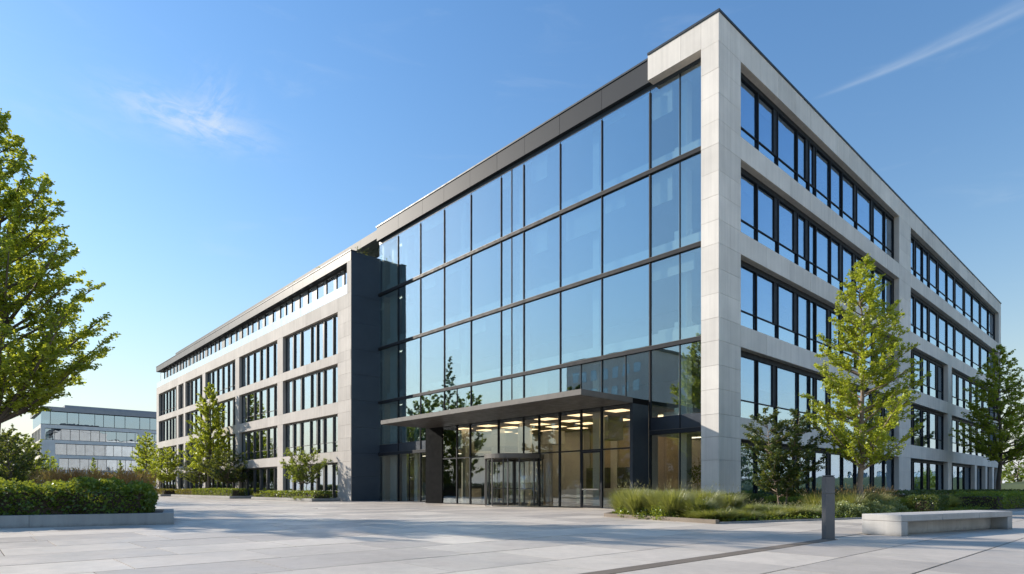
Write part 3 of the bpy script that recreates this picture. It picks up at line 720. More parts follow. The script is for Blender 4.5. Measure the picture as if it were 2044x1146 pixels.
def tree(name, label, cat, x, y, h, R, z0, n_br, leaf, per, mat, seed, prof='oval', trunk=.16, up=38, bark='bark', group=None, stems=1, lean=(0, 0), twigs=9, dens=1.9, branches=True):
    rs = np.random.RandomState(seed); root = thing(name, label, cat, (x, y, 0), group)
    def pf(t):
        if prof == 'spire': return max(.05, min(1, (t+.10)/.28))*(1-t)**.62*1.06
        if prof == 'column': return max(.05, min(1, (t+.12)/.3))*(1-t**1.8)**.7
        if prof == 'cone': return (1-t)**.85*min(1, (t+.25)/.3)
        return max(.1, math.sin(PI*min(1, max(0, .12+t*.86)))**.6)
    paths, tips = [], []
    tp = []
    for s in range(stems):
        ph = s*2*PI/max(1, stems)+.7; bx, by = (0, 0) if stems == 1 else (.09*math.cos(ph), .09*math.sin(ph))
        k = 9; pts, rad = [], []
        wob = rs.normal(size=(k, 2))*.012*h; wob[0] = 0
        for i in range(k):
            t = i/(k-1); sp = 0 if stems == 1 else t*R*.45
            pts.append((x+bx+lean[0]*t+wob[i, 0]*.6+sp*math.cos(ph), y+by+lean[1]*t+wob[i, 1]*.6+sp*math.sin(ph), -.05+h*.97*t)); rad.append(max(.012, trunk*(1-t)**.8*(1.25 if i == 0 else 1)/math.sqrt(stems)))
        tp.append(pts); paths.append((pts, rad))
    tubes('trunk', paths, bark, root, (x, y, 0), 9)
    def at(pts, z):
        t = max(0, min(.999, z/(h*.97)))*(len(pts)-1); i = int(t); return Vector(pts[i]).lerp(Vector(pts[i+1]), t-i)
    P, T, bp = [], [], []
    for i in range(n_br):
        q = (i+.5)/n_br; q = q**.9; ze = z0+(h-z0)*q
        az = i*2.39996+rs.uniform(-.4, .4); rr = R*pf(q)*rs.uniform(.72, 1.12)
        rise = math.tan(math.radians(up*rs.uniform(.75, 1.2)))*rr
        zs = max(z0*.75, ze-rise) if ze-rise > 0 else z0*.75
        a = at(tp[i % stems], zs); e = Vector((a.x+rr*math.cos(az), a.y+rr*math.sin(az), ze))
        mid = a.lerp(e, .5)+Vector((0, 0, -.08*rr)); pts = [a, a.lerp(mid, .6), mid, mid.lerp(e, .55), e]
        ln = (e-a).length; r0 = max(.012, .016*ln+.01); bp.append((pts, [r0, r0*.8, r0*.6, r0*.4, r0*.18]))
        bt = rs.uniform(0, 1)
        nt_ = max(3, int(twigs*(.4+.6*rr/R)))
        for j in range(nt_):
            s = (.22+.78*(j+rs.uniform(0, 1))/nt_); s = min(s, 1)
            i0 = min(3, int(s*4)); b = pts[i0].lerp(pts[i0+1], s*4-i0)
            dirv = (e-a).normalized(); side = Vector(rs.normal(size=3)); side -= side.dot(dirv)*dirv; side.normalize()
            tl = (.10+.26*(1-s))*ln*rs.uniform(.6, 1.2)+.12
            tv = (dirv*.75+side*.75+Vector((0, 0, .22))).normalized()*tl
            if s > .93: tv = dirv*tl
            bp.append(([b, b+tv], [r0*.22, .004]))
            m = max(3, int(per*dens*tl))
            ss = rs.uniform(0, 1, m)[:, None]
            C = np.array(b)+ss*np.array(tv)+rs.normal(size=(m, 3))*np.array([.06, .06, .05])*(.6+.5*tl)*(leaf/.1)**.5
            P.append(C); T.append(.25*bt+.35*rs.uniform(0, 1, m)+.25*rs.uniform(0, 1)+.12*s)
    if branches: tubes('limbs', bp, bark, root, (x, y, 0), 5)
    P = np.concatenate(P); T = np.concatenate(T)
    leaf_cloud('crown', P, T, leaf*1.12, mat, root, (x, y, h*.5), rs)
    return root
def box_leaves(L, Wd, z0, z1, n, rs, bumpy=.08, top=True):
    """points on the shell of a clipped hedge in local coordinates"""
    A = [L*(z1-z0), L*(z1-z0), Wd*(z1-z0), Wd*(z1-z0), L*Wd]
    c = rs.choice(5, n, p=np.array(A)/sum(A)); a, b = rs.uniform(0, 1, n), rs.uniform(0, 1, n)
    x = np.where(c < 2, a*L, np.where(c == 2, 0, np.where(c == 3, L, a*L))); y = np.where(c == 0, 0, np.where(c == 1, Wd, np.where(c < 4, a*Wd, b*Wd)))
    z = np.where(c < 4, z0+b*(z1-z0), z1)
    und = .5*np.sin(x*2.1+z*1.7)+.5*np.sin(x*3.7+y*2.9+1)+.4*np.sin(x*8.3+z*6)
    cx, cy, cz = L/2, Wd/2, (z0+z1)/2
    o = bumpy*(.55*und+.15)-.04
    nx = np.where(c == 2, -1, np.where(c == 3, 1, 0)); ny = np.where(c == 0, -1, np.where(c == 1, 1, 0)); nz = np.where(c == 4, 1, 0)
    P = np.stack([x+nx*o, y+ny*o, z+nz*o*.7], 1)
    ed = np.clip((np.abs(P[:, 1]-cy)/cy-.8)/.25, 0, 1)*np.clip((P[:, 2]-cz)/(z1-cz), 0, 1); P[:, 2] -= ed*.10*(z1-z0)
    P += rs.normal(size=(n, 3))*.035-np.stack([nx, ny, nz], 1)*np.abs(rs.normal(size=(n, 1)))*.05
    return P
def hedge(name, label, cat, x, y, rz, L, Wd, z0, z1, leaf, n, mat, seed, group=None, kind=None, bumpy=.12):
    rs = np.random.RandomState(seed); P = box_leaves(L, Wd, z0, z1, n, rs, bumpy)
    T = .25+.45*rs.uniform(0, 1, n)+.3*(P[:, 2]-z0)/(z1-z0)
    root = thing(name, label, cat, (0, 0, 0), group)
    m = .20 if Wd > .6 else .12
    c = mesh('stems', [(m, m, z0), (L-m, m, z0), (L-m, Wd-m, z0), (m, Wd-m, z0), (m*1.4, m*1.4, z1-m*1.1), (L-m*1.4, m*1.4, z1-m*1.1), (L-m*1.4, Wd-m*1.4, z1-m*1.1), (m*1.4, Wd-m*1.4, z1-m*1.1)],
             [(0, 3, 2, 1), (4, 5, 6, 7), (0, 1, 5, 4), (1, 2, 6, 5), (2, 3, 7, 6), (3, 0, 4, 7)], 'soil', root)
    leaf_cloud('leaves', P, T, leaf, mat, root, (0, 0, 0), rs, .8, .65)
    root.location = (x, y, 0); root.rotation_euler = (0, 0, rz)
    return root
def shrub(name, label, cat, x, y, R, h, leaf, n, mat, seed, group=None):
    rs = np.random.RandomState(seed); d = rs.normal(size=(n, 3)); d /= np.linalg.norm(d, axis=1)[:, None]; d[:, 2] = np.abs(d[:, 2])
    lob = 1+.16*np.sin(d[:, 0]*7+seed)+.14*np.sin(d[:, 1]*6+d[:, 2]*5+seed*2)
    k = (rs.uniform(.45, 1, n)**.5*lob)[:, None]
    P = d*k*np.array([R, R, h*.9])+np.array([x, y, .04])+rs.normal(size=(n, 3))*.03
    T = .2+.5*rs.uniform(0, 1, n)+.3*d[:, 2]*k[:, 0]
    o = leaf_cloud(name, P, T, leaf, mat, None, (x, y, 0), rs, .8, .6)
    return tag(o, label, cat, group)
def grass(name, label, cat, x, y, R, h, n, mat, seed, plume=None, np_=0, group=None, wid=.012, ph=.16):
    rs = np.random.RandomState(seed)
    def blades(m, hh, w, spread, base_r, taper=1.0, segs=3):
        a = rs.uniform(0, 2*PI, m); br = base_r*np.sqrt(rs.uniform(0, 1, m)); az = a+rs.normal(size=m)*.7
        L = hh*rs.uniform(.55, 1.08, m); cu = rs.uniform(.25, 1.0, m)*spread
        bx, by = x+br*np.cos(a), y+br*np.sin(a); wv = np.stack([-np.sin(az+.8), np.cos(az+.8)], 1)
        rows = []
        for i in range(segs+1):
            t = i/segs; ox = cu*t**2.0+.25*t*cu; X = bx+ox*np.cos(az); Y = by+ox*np.sin(az); Z = L*(t-.22*t**3*np.minimum(1, cu/np.maximum(L, .01)*1.3))
            ww = w*(1-t**1.6*.92); rows.append((np.stack([X-wv[:, 0]*ww, Y-wv[:, 1]*ww, Z], 1), np.stack([X+wv[:, 0]*ww, Y+wv[:, 1]*ww, Z], 1), np.stack([X, Y, Z], 1), az))
        return rows
    rw = blades(n, h, wid, R*.95, R*.45)
    V, Fc = [], []
    k = len(rw); A = np.stack([np.stack([r[0], r[1]], 1) for r in rw], 1)  # n,k,2,3
    V = A.reshape(-1, 3); idx = np.arange(n)[:, None]*k*2+np.arange(k-1)[None, :]*2
    Fc = np.stack([idx, idx+1, idx+3, idx+2], -1).reshape(-1, 4)
    def mk(nm, V, Fc, mat, par, tone):
        me = bpy.data.meshes.new(nm); me.from_pydata((V-np.array([x, y, 0])).tolist(), [], Fc.tolist())
        at = me.attributes.new('tone', 'FLOAT', 'FACE'); at.data.foreach_set('value', tone.astype(np.float32)); me.materials.append(M[mat])
        return link(bpy.data.objects.new(nm, me), par, (x, y, 0))
    tn = np.repeat(rs.uniform(0, 1, n), k-1)*.6+np.tile(np.linspace(0, .4, k-1), n)
    o = mk(name, V, Fc, mat, None, tn)
    if plume and np_:
        r2 = blades(np_, h*1.22, .004, R*.9, R*.35, segs=4)
        top = r2[-1][2]; dirs = top-r2[-2][2]; dirs /= np.linalg.norm(dirs, axis=1)[:, None]
        VV, FF = [], []
        A = np.stack([np.stack([r[0], r[1]], 1) for r in r2], 1); kk = len(r2); V1 = A.reshape(-1, 3); idx = np.arange(np_)[:, None]*kk*2+np.arange(kk-1)[None, :]*2
        F1 = np.stack([idx, idx+1, idx+3, idx+2], -1).reshape(-1, 4)
        m = 6; c = np.repeat(top, m, 0)+np.repeat(dirs, m, 0)*rs.uniform(-.5, .5, (np_*m, 1))*ph
        dd = np.repeat(dirs, m, 0)+rs.normal(size=(np_*m, 3))*.35; s = ph*.32; w = rs.normal(size=(np_*m, 3)); w /= np.linalg.norm(w, axis=1)[:, None]
        V2 = np.stack([c-dd*s*.5, c+w*s*.14, c+dd*s*.5, c-w*s*.14], 1).reshape(-1, 3); F2 = np.arange(4*np_*m).reshape(-1, 4)+len(V1)
        mk('plumes', np.concatenate([V1, V2]), np.concatenate([F1, F2]), plume, o, rs.uniform(0, 1, len(F1)+len(F2)))
    return tag(o, label, cat, group)

# ------------------------------------------------------------------ planting bed on the right
bed = sheet('planting_bed', BED, .035, 'soil', -.02); bed['kind'] = 'structure'
def curb(name, label, pts, w, h, mat, cat='kerb'):
    V, F = [], []
    for i, (x, y) in enumerate(pts):
        a = Vector(pts[max(i-1, 0)]); b = Vector(pts[min(i+1, len(pts)-1)]); d = (b-a).normalized(); n = Vector((-d.y, d.x))
        V += [(x, y, -.02), (x+n.x*w, y+n.y*w, -.02), (x+n.x*w, y+n.y*w, h), (x, y, h)]
    for i in range(len(pts)-1):
        for k in range(4): F.append((i*4+k, i*4+(k+1) % 4, i*4+4+(k+1) % 4, i*4+4+k))
    m = (len(pts)-1)*4; F += [(0, 3, 2, 1), (m, m+1, m+2, m+3)]
    return tag(mesh(name, V, F, mat, None, (pts[0][0], pts[0][1], 0)), label, cat)
curb('kerb', 'low brown stone kerb at the pointed front end of the grass bed by the entrance', [(-2.6, -3.9), (-.15, -8.45), (2.6, -9.12), (5.25, -9.75)], .16, .13, 'brown_stone')
curb('kerb', 'flush pale kerb along the plaza side of the planting bed behind the bench', [(5.30, -9.6), (5.9, -7.4), (6.75, -4.7), (7.45, -2.0), (8.45, 9), (9.95, 14), (11.1, 24)], .12, .05, 'curb')
# tall green grasses in front of the glass corner
gp = [(-1.6, -4.4), (-.5, -5.4), (-.2, -6.9), (.7, -8.1), (1.5, -8.5), (2.3, -8.4), (3.1, -8.7), (3.9, -8.5), (1.2, -6.8), (2.3, -6.6), (3.3, -6.9), (.6, -5.0), (1.8, -4.8), (-.9, -3.1), (3.1, -5.0), (.3, -3.2), (4.5, -8.9)]
for i, (x, y) in enumerate(gp):
    hh = rnd.uniform(.95, 1.15) if i < 16 else .6
    if x > 3.6: hh *= .8
    grass('ornamental_grass', 'tall feathery green grass clump in the kerbed bed in front of the glass corner', 'ornamental grass', x, y, .62, hh, 1500, 'grass_green', 100+i, 'plume_pale', 26, 'tall green grasses by the entrance')
for i, (x, y) in enumerate([(.3, -7.6), (1.1, -8.35), (2.0, -8.6), (2.9, -8.85), (4.1, -8.6), (3.3, -7.6), (1.9, -7.5)]):
    shrub('leafy_shrub', 'small bushy green shrub among the tall grasses at the kerb by the entrance', 'shrub', x, y, .5, rnd.uniform(.45, .7), .07, 1300, 'leaf_mid' if i % 2 else 'leaf_hedge', 180+i, 'bushy shrubs among the tall grasses')
k = 0
for i in range(22):
    x = rnd.uniform(4.0, 6.1); y = rnd.uniform(-9.0, -4.2)
    if not inside(BED, x+.25, y): continue
    k += 1; y_ = y < -6.6
    grass('ornamental_grass', 'low light green tufted grass near the bollard end of the planting bed', 'ornamental grass', x-.1, y, .5, rnd.uniform(.32, .5), 750, 'grass_yellow' if y_ and k % 2 else 'grass_green', 200+i, 'plume_pale', 14, 'low tufted grasses in the planting bed')
for i in range(15):
    x = rnd.uniform(3.2, 5.6); y = rnd.uniform(-4.4, -.3)
    grass('ornamental_grass', 'low pale grey green grass tuft in the middle of the planting bed', 'ornamental grass', x, y, .55, rnd.uniform(.38, .58), 700, 'grass_pale', 240+i, 'plume_pale', 26, 'pale low grasses in the planting bed')
for i in range(12):
    x = 5.7+rnd.uniform(0, 1.3)+i*.06; y = -3.2+i*.40+rnd.uniform(-.2, .2)
    if not inside(BED, x+.3, y): x -= .5
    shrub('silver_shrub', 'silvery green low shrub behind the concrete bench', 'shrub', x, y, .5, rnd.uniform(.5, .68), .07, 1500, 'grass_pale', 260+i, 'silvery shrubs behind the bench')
for i in range(16):
    x = 4.7+rnd.uniform(0, 1.7); y = -1.6+i*.40+rnd.uniform(-.2, .2)
    grass('ornamental_grass', 'tall grass with reddish brown plumes around the big tree trunk', 'ornamental grass', x, y, .6, rnd.uniform(.85, 1.05), 800, 'grass_green', 280+i, 'plume', 60, 'reddish plumed grasses by the tree', ph=.2)
for i in range(9):
    grass('ornamental_grass', 'yellow green grass clump between the tree and the dark hedge behind the bench', 'ornamental grass', 6.6+rnd.uniform(-.5, .9), 6.4+i*.55, .6, rnd.uniform(.7, .88), 900, 'grass_yellow', 300+i, 'plume_pale', 12, 'yellow grasses behind the bench')
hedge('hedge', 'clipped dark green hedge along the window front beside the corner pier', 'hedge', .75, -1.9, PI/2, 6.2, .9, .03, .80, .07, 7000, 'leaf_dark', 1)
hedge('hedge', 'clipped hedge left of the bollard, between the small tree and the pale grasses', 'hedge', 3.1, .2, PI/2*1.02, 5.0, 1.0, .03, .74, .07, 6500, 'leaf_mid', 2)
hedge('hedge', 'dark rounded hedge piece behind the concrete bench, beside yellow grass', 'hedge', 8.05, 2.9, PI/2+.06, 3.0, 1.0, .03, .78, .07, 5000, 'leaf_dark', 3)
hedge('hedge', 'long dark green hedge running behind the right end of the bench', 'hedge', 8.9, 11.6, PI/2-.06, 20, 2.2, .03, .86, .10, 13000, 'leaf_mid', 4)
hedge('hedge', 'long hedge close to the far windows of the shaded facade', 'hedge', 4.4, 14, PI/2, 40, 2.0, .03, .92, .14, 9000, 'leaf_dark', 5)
rs0 = np.random.RandomState(5)
def cover(name, label, n, size, mat, xs, ys, zt, seed, poly=BED):
    rs = np.random.RandomState(seed); P = []
    while len(P) < n:
        x, y = rs.uniform(*xs), rs.uniform(*ys)
        if inside(poly, x, y): P.append((x, y, .04+abs(rs.normal())*zt))
    P = np.array(P); o = leaf_cloud(name, P, rs.uniform(0, 1, n), size, mat, None, (0, 0, 0), rs, .8, .6); o['kind'] = 'stuff'; o['label'] = label; return o
cover('ground_cover', 'low leafy ground cover between the grasses of the planting bed', 26000, .07, 'leaf_mid', (-3, 8.5), (-9.6, 12), .09, 3)

# trees on the right
tree('birch_tree', 'large bright green tree with slim pale trunk before the shaded stone facade', 'tree', 6.2, .1, 10.45, 2.4, 2.45, 88, .10, 66, 'leaf_bright', 11, 'spire', .125, 36, 'bark_pale', twigs=11)
tree('small_tree', 'small dark green tree in front of the ground floor windows near the corner pier', 'tree', 3.5, -1.1, 4.45, 1.3, 1.0, 66, .08, 95, 'leaf_dark', 12, 'oval', .06, 30, 'bark_pale', stems=2, twigs=8)
tree('tree', 'tall mid green tree at the right edge by the far end of the shaded facade', 'tree', 3.7, 43.5, 14.2, 3.9, 4.2, 84, .18, 34, 'leaf_bright', 13, 'spire', .2, 30, 'bark', twigs=10)

# trees and planters along the wing
tree('birch_tree', 'bright yellow green pyramidal tree in front of the left office wing', 'tree', -64.0, -4.2, 13.7, 3.2, 3.6, 84, .19, 40, 'leaf_bright', 21, 'spire', .17, 38, 'bark', twigs=9)
tree('small_tree', 'small round multi stemmed tree in the planter nearest the glass front', 'tree', -37.3, -4.2, 4.75, 1.75, 2.0, 50, .12, 36, 'leaf_mid', 22, 'oval', .07, 40, 'bark', stems=3, twigs=7)
tree('small_tree', 'small yellowish tree before the far left end of the wing', 'tree', -82.5, -4.6, 7.0, 2.3, 2.4, 45, .22, 20, 'leaf_bright', 23, 'oval', .1, 35, 'bark', twigs=7)
tree('dark_tree', 'low dark leaved tree behind the bright pyramidal tree', 'tree', -58.5, -3.9, 5.4, 3.2, 2.3, 50, .17, 22, 'leaf_dark', 24, 'oval', .1, 30, 'bark', twigs=7)
tree('dark_tree', 'low dark leaved tree left of the bright pyramidal tree trunk', 'tree', -69.5, -3.9, 5.0, 2.6, 2.2, 36, .17, 22, 'leaf_dark', 25, 'oval', .1, 30, 'bark', twigs=7)
tree('tree', 'pale yellow green tree at the far left corner of the wing', 'tree', -91.0, -5.4, 9.6, 1.9, 2.0, 50, .26, 16, 'leaf_bright', 26, 'oval', .14, 35, 'bark', twigs=8)
def planter(label, x0, x1, y0, y1, h, mat='curb', t=.28, rz=0, loc=None):
    r = thing('planter', label, 'planter', (0, 0, 0) if loc else ((x0+x1)/2, (y0+y1)/2, 0))
    for q in ((x0, x1, y0, y0+t), (x0, x1, y1-t, y1), (x0, x0+t, y0+t, y1-t), (x1-t, x1, y0+t, y1-t)):
        n = max(1, int(max(q[1]-q[0], q[3]-q[2])/3.2)); L = (q[1]-q[0])/n
        if q[1]-q[0] > q[3]-q[2]:
            for i in range(n): box('wall', q[0]+i*L+(.004 if i else 0), q[0]+(i+1)*L-(.004 if i < n-1 else 0), q[2], q[3], -.02, h, mat, r)
        else: box('wall', *q, -.02, h, mat, r)
    box('soil', x0+t, x1-t, y0+t, y1-t, -.02, h-.06, 'soil', r)
    if loc: r.location = (*loc, 0); r.rotation_euler = (0, 0, rz)
    return r
planter('low concrete planter under the small round tree, close to the glass front', -47.0, -33.2, -5.3, -2.75, .24)
planter('low concrete planter around the bright pyramidal tree', -76.0, -52.5, -5.6, -2.9, .26)
planter('low concrete planter at the far left end of the wing', -96, -79, -6.2, -3.2, .26)
hedge('hedge', 'dark clipped hedge in the planter nearest the glass front', 'hedge', -45.8, -4.95, 0, 12.2, 1.7, .2, .82, .13, 5200, 'leaf_hedge', 31)
hedge('hedge', 'dark clipped hedge at the foot of the bright pyramidal tree', 'hedge', -67.5, -5.25, 0, 14.4, 1.7, .2, 1.05, .15, 5200, 'leaf_hedge', 32)
hedge('hedge', 'reddish green hedge left of the bright pyramidal tree', 'hedge', -75.6, -5.2, 0, 8.0, 1.7, .2, .95, .16, 2600, 'leaf_red', 33)
hedge('hedge', 'reddish green hedge at the far left end of the wing', 'hedge', -95.6, -5.8, 0, 16, 2.0, .2, .95, .18, 4000, 'leaf_red', 34)
for i, (x, y) in enumerate([(-46.3, -4.9), (-45.2, -3.5), (-35.4, -5.0), (-34.4, -4.6), (-36.6, -5.05)]):
    grass('ornamental_grass', 'small green grass tuft at the edge of the planter nearest the glass front', 'ornamental grass', x, y, .5, .75 if i < 2 else .5, 260, 'grass_green' if i < 2 else 'grass_pale', 340+i, group='grass tufts in the near wing planter', wid=.02)
rs = np.random.RandomState(77); n = 2600
xx = rs.uniform(-58, -33, n); P = np.stack([xx, -1.6+rs.uniform(0, 1.6, n), 21.1+np.abs(rs.normal(size=n))*.22*(1+.8*np.sin(xx*.9))], 1)
o = leaf_cloud('roof_planting', P, rs.uniform(0, 1, n), .2, 'leaf_mid', None, (0, 0, 0), rs); o['kind'] = 'stuff'; o['label'] = 'green planting along the roof edge of the wing'

# ------------------------------------------------------------------ big planter and tree, left foreground
def rel(r, f): return CAM.x+r*XR+f*XF, CAM.y+r*YR+f*YF
PR = rel((347-1022)/FPX*18.55, 18.55); PL = rel(-10.3-14*.874, 18.55-14*.486)
dv = Vector((PR[0]-PL[0], PR[1]-PL[1])); Lp = dv.length; rz = math.atan2(dv.y, dv.x)
planter('long grey concrete planter wall holding the leafy hedge in the left foreground', 0, Lp, 0, 4.4, .345, 'curb', .3, rz, PL)
nrm = Vector((-dv.y, dv.x))/Lp; ul = dv/Lp
hp = Vector(PL)+nrm*.42+ul*.1
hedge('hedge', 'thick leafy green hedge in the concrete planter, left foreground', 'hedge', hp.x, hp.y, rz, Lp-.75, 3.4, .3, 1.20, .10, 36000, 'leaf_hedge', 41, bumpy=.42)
for i in range(16):
    f_ = 26.5+rnd.uniform(-1.2, 1.2); gx, gy = rel((96+i*12.5-1022)/FPX*f_, f_)
    grass('rust_grass', 'rusty orange flowering grass rising behind the left foreground hedge', 'ornamental grass', gx, gy, .55, rnd.uniform(1.26, 1.48), 420, 'grass_green', 360+i, 'rust', 420, 'rusty flowering grasses behind the hedge', wid=.012, ph=.26)
lt = rel(-20.3, 24.0)
tree('birch_tree', 'tall leafy tree cut off by the left edge, standing behind the foreground hedge', 'tree', lt[0], lt[1], 16.1, 4.1, 4.9, 104, .14, 48, 'leaf_bright', 51, 'spire', .2, 44, 'bark', twigs=12)

# ------------------------------------------------------------------ bench, bollard
def bench():
    d = Vector((.235, .972)); L, Dp, Hh = 5.25, .92, .485
    r = thing('concrete_bench', 'long pale concrete bench with an open front, right foreground', 'bench', (0, 0, 0))
    # local: x runs along the bench, y is depth (0 = side facing the camera)
    def bx(nm, x0, x1, y0, y1, z0, z1, mat='bench'):
        o = box(nm, x0, x1, y0, y1, z0, z1, mat, r); b = o.modifiers.new('b', 'BEVEL'); b.width = .014; b.segments = 2; return o
    n = 3
    for i in range(n): bx('seat_slab', L*i/n+(.002 if i else 0), L*(i+1)/n-(.002 if i < n-1 else 0), 0, Dp, .335, Hh)
    bx('end_block', 0, .26, 0, Dp, 0, .332); bx('end_block', L-.26, L, 0, Dp, 0, .332)
    for i in range(3): bx('back_panel', .263+(L-.526)/3*i+.002, .263+(L-.526)/3*(i+1)-.002, .38, Dp-.02, 0, .332)
    # front faces +X side of the bed: local +y must point away from the camera (towards -X)
    r.rotation_euler = (0, 0, math.atan2(d.y, d.x)); r.location = (10.56, -11.05, 0)
bench()
def bollard():
    r = thing('light_bollard', 'slim square grey metal bollard light standing on the paving before the planting bed', 'bollard', (0, 0, 0))
    def bx(nm, w, z0, z1, mat):
        o = box(nm, -w[0]/2, w[0]/2, -w[1]/2, w[1]/2, z0, z1, mat, r); b = o.modifiers.new('b', 'BEVEL'); b.width = .004; b.segments = 2
    bx('base_plate', (.21, .21), 0, .012, 'bollard'); bx('lower_post', (.195, .17), .012, .98, 'bollard'); bx('upper_post', (.195, .17), .984, 1.345, 'bollard')
    bx('light_slot', (.165, .14), 1.345, 1.36, 'frame'); bx('cap', (.195, .17), 1.36, 1.375, 'bollard')
    r.location = (*rel(.519*13.1, 13.1), 0); r.rotation_euler = (0, 0, math.atan2(-XF, YF)+math.radians(3))
bollard()

# ------------------------------------------------------------------ lobby plant
def lobby_plant(x, y, s, lab):
    r = thing('potted_plant', lab, 'potted plant', (x, y, 0))
    V, F = [], []
    for i, (rad, z) in enumerate(((.16, .01), (.22, .45), (.19, .45), (.18, .40))):
        V += [(x+rad*s*math.cos(a*PI/6), y+rad*s*math.sin(a*PI/6), z*s) for a in range(12)]
    for i in range(3): F += [(i*12+j, i*12+(j+1) % 12, (i+1)*12+(j+1) % 12, (i+1)*12+j) for j in range(12)]
    F.append(tuple(range(36, 48)))
    mesh('pot', V, F, 'pot', r, (x, y, 0)); tubes('stem', [([(x, y, .4*s), (x+.03, y, .9*s), (x-.02, y+.03, 1.5*s)], [.02, .016, .01])], 'bark', r, (x, y, 0))
    rs = np.random.RandomState(int(s*100)); P = rs.normal(size=(420, 3))*np.array([.2, .2, .26])*s+np.array([x, y, 1.45*s]); leaf_cloud('foliage', P, rs.uniform(0, 1, 420), .12, 'leaf_mid', r, (x, y, 0), rs)
lobby_plant(-5.35, .9, 1.1, 'small indoor tree in a pot behind the glass at the right end of the lobby')
lobby_plant(-2.1, 1.6, 1.25, 'indoor plant in a pot behind the ground floor glass beside the corner pier')

# ------------------------------------------------------------------ far left: second office block and trees
FB = thing('far_office_building', 'distant pale office block with ribbon windows at the far left', 'office building', (-174.2, -11.3, 0))
FX = Face('R', -174.2)
def fy(u): # position along that facade seen at photo column u
    r = (u-1022)/FPX; dx, dy = r*XR+XF, r*YR+YF; return CAM.y+dy*(-174.2-CAM.x)/dx
y0 = -11.3; y1 = 60
fr = [(5.6, 8.6), (9.4, 12.3), (13.1, 16.0)]; st = [fy(118), fy(110), fy(90)]; en = fy(276); en2 = fy(293)
FX.multi('wall', [(y0, y1, .0, .5, 0, 5.6), (y0, y1, 0, .5, 8.6, 9.4), (y0, y1, 0, .5, 12.3, 13.1), (y0, y1, 0, .5, 16.0, 16.9)]+[(y0, s, 0, .5, z0, z1) for s, (z0, z1) in zip(st, fr)]+[(en, en2, 0, .5, z0, z1) for z0, z1 in fr], 'stone_far', FB)
for s, (z0, z1) in zip(st, fr):
    for a, b in ((s, en), (en2, y1)):
        w = FX.multi('window', [(a, b, .2, .35, z1-.12, z1), (a, b, .2, .35, z0, z0+.1)], 'frame', FB)
        yy = a; i = 0
        while yy < b-.3:
            ww = rnd.choice((1.3, 1.9, 1.9, 2.4)); ye = min(b, yy+ww)
            FX.box('pane', yy+.05, ye-.04, .28, .3, z0+.1, z1-.12, 'far_glass', w); FX.box('mullion', ye-.04, ye+.04, .22, .34, z0+.1, z1-.12, 'frame', w); yy = ye
        if (a, b) == (s, en):
            pass
yy = y0
w = FX.multi('window', [(y0, y1, -.05, .3, 16.9, 17.0), (y0, y1, -.05, .3, 20.1, 20.3)], 'frame', FB)
while yy < y1-.5:
    ww = rnd.choice((1.9, 2.4, 3.4)); FX.box('pane', yy+.05, yy+ww-.05, .06, .08, 17.0, 20.1, 'far_glass', w); FX.box('mullion', yy+ww-.05, yy+ww+.05, 0, .2, 17.0, 20.1, 'frame', w); yy += ww
box('roof', -200, -173.9, y0-.2, y1, 20.3, 21.35, 'far_roof', FB); box('roof', -195, -176, y0+5, y1-10, 21.35, 22.2, 'far_roof', FB)
# its sunlit end
FLb = Face('L', y0)
bz = [0, 4.4, 8.6, 9.4, 12.3, 13.1, 16.0, 16.9]
FLb.multi('wall', [(-199, -174.21, 0, .4, 0, 5.6), (-199, -174.21, 0, .4, 8.6, 9.4), (-199, -174.21, 0, .4, 12.3, 13.1), (-199, -174.21, 0, .4, 16, 16.9)]+[(x, x+.6, 0, .4, z0, z1) for z0, z1 in fr for x in (-174.9, -178.5, -182.2, -186, -190, -194, -198.4)], 'stone', FB)
for z0, z1 in fr+[(17.0, 20.1)]: FLb.box('pane', -198, -174.5, .25, .3, z0, z1, 'far_glass', FB)
multibox('partition', [(-190, -180, y0+3, y1, 0, 20)], 'partition', FB)
for z in (5.2, 9.0, 12.7, 16.5): box('floor_slab', -198, -174.8, y0+.5, y1, z-.15, z+.15, 'ceil', FB)
# small trees before it
def far_tree(u, f, h, R, label, mat='leaf_mid', seed=0, prof='oval', n=32, z0=1.5, leaf=.34, per=11, cat='tree', name='tree', group=None):
    x, y = rel((u-1022)/FPX*f, f); tree(name, label, cat, x, y, h, R, z0, n, leaf, per, mat, seed, prof, .14, 40, 'bark', twigs=7, branches=f < 120, group=group)
far_tree(101, 128, 8.0, 1.6, 'slim pale green tree in front of the left end of the distant block', 'leaf_bright', 61)
far_tree(187, 130, 7.6, 1.9, 'small dark conical tree in front of the middle of the distant block', 'leaf_mid', 62, 'cone')
far_tree(240, 132, 7.0, 1.5, 'small dark tree in front of the right half of the distant block', 'leaf_mid', 63, 'cone')
far_tree(300, 108, 9.0, 1.9, 'yellow green tree between the distant block and the wing', 'leaf_bright', 65)
far_tree(48, 105, 10.5, 3.8, 'rounded dark green tree beside the distant block', 'leaf_mid', 66, n=44, per=15)
far_tree(18, 92, 10.0, 4.2, 'dark green tree at the far left behind the foreground tree', 'leaf_dark', 67, n=44, per=15)
far_tree(-22, 98, 13, 5.0, 'broad dark tree at the left picture edge, far behind', 'leaf_dark', 68, n=48, per=15)
far_tree(35, 150, 15, 6.0, 'hazy tall green tree far behind at the left', 'leaf_mid', 69, n=44, per=14, leaf=.5)
far_tree(-60, 140, 16, 6.5, 'tall far tree just at the left picture edge', 'leaf_mid', 70, n=44, per=14, leaf=.5)
xa, ya = rel(-120, 96); 
hedge('hedge', 'low far hedge across the plaza in front of the distant block', 'hedge', *rel(-92, 100), math.atan2(YR, XR), 30, 3, 0, 1.6, .4, 6000, 'leaf_dark', 71)
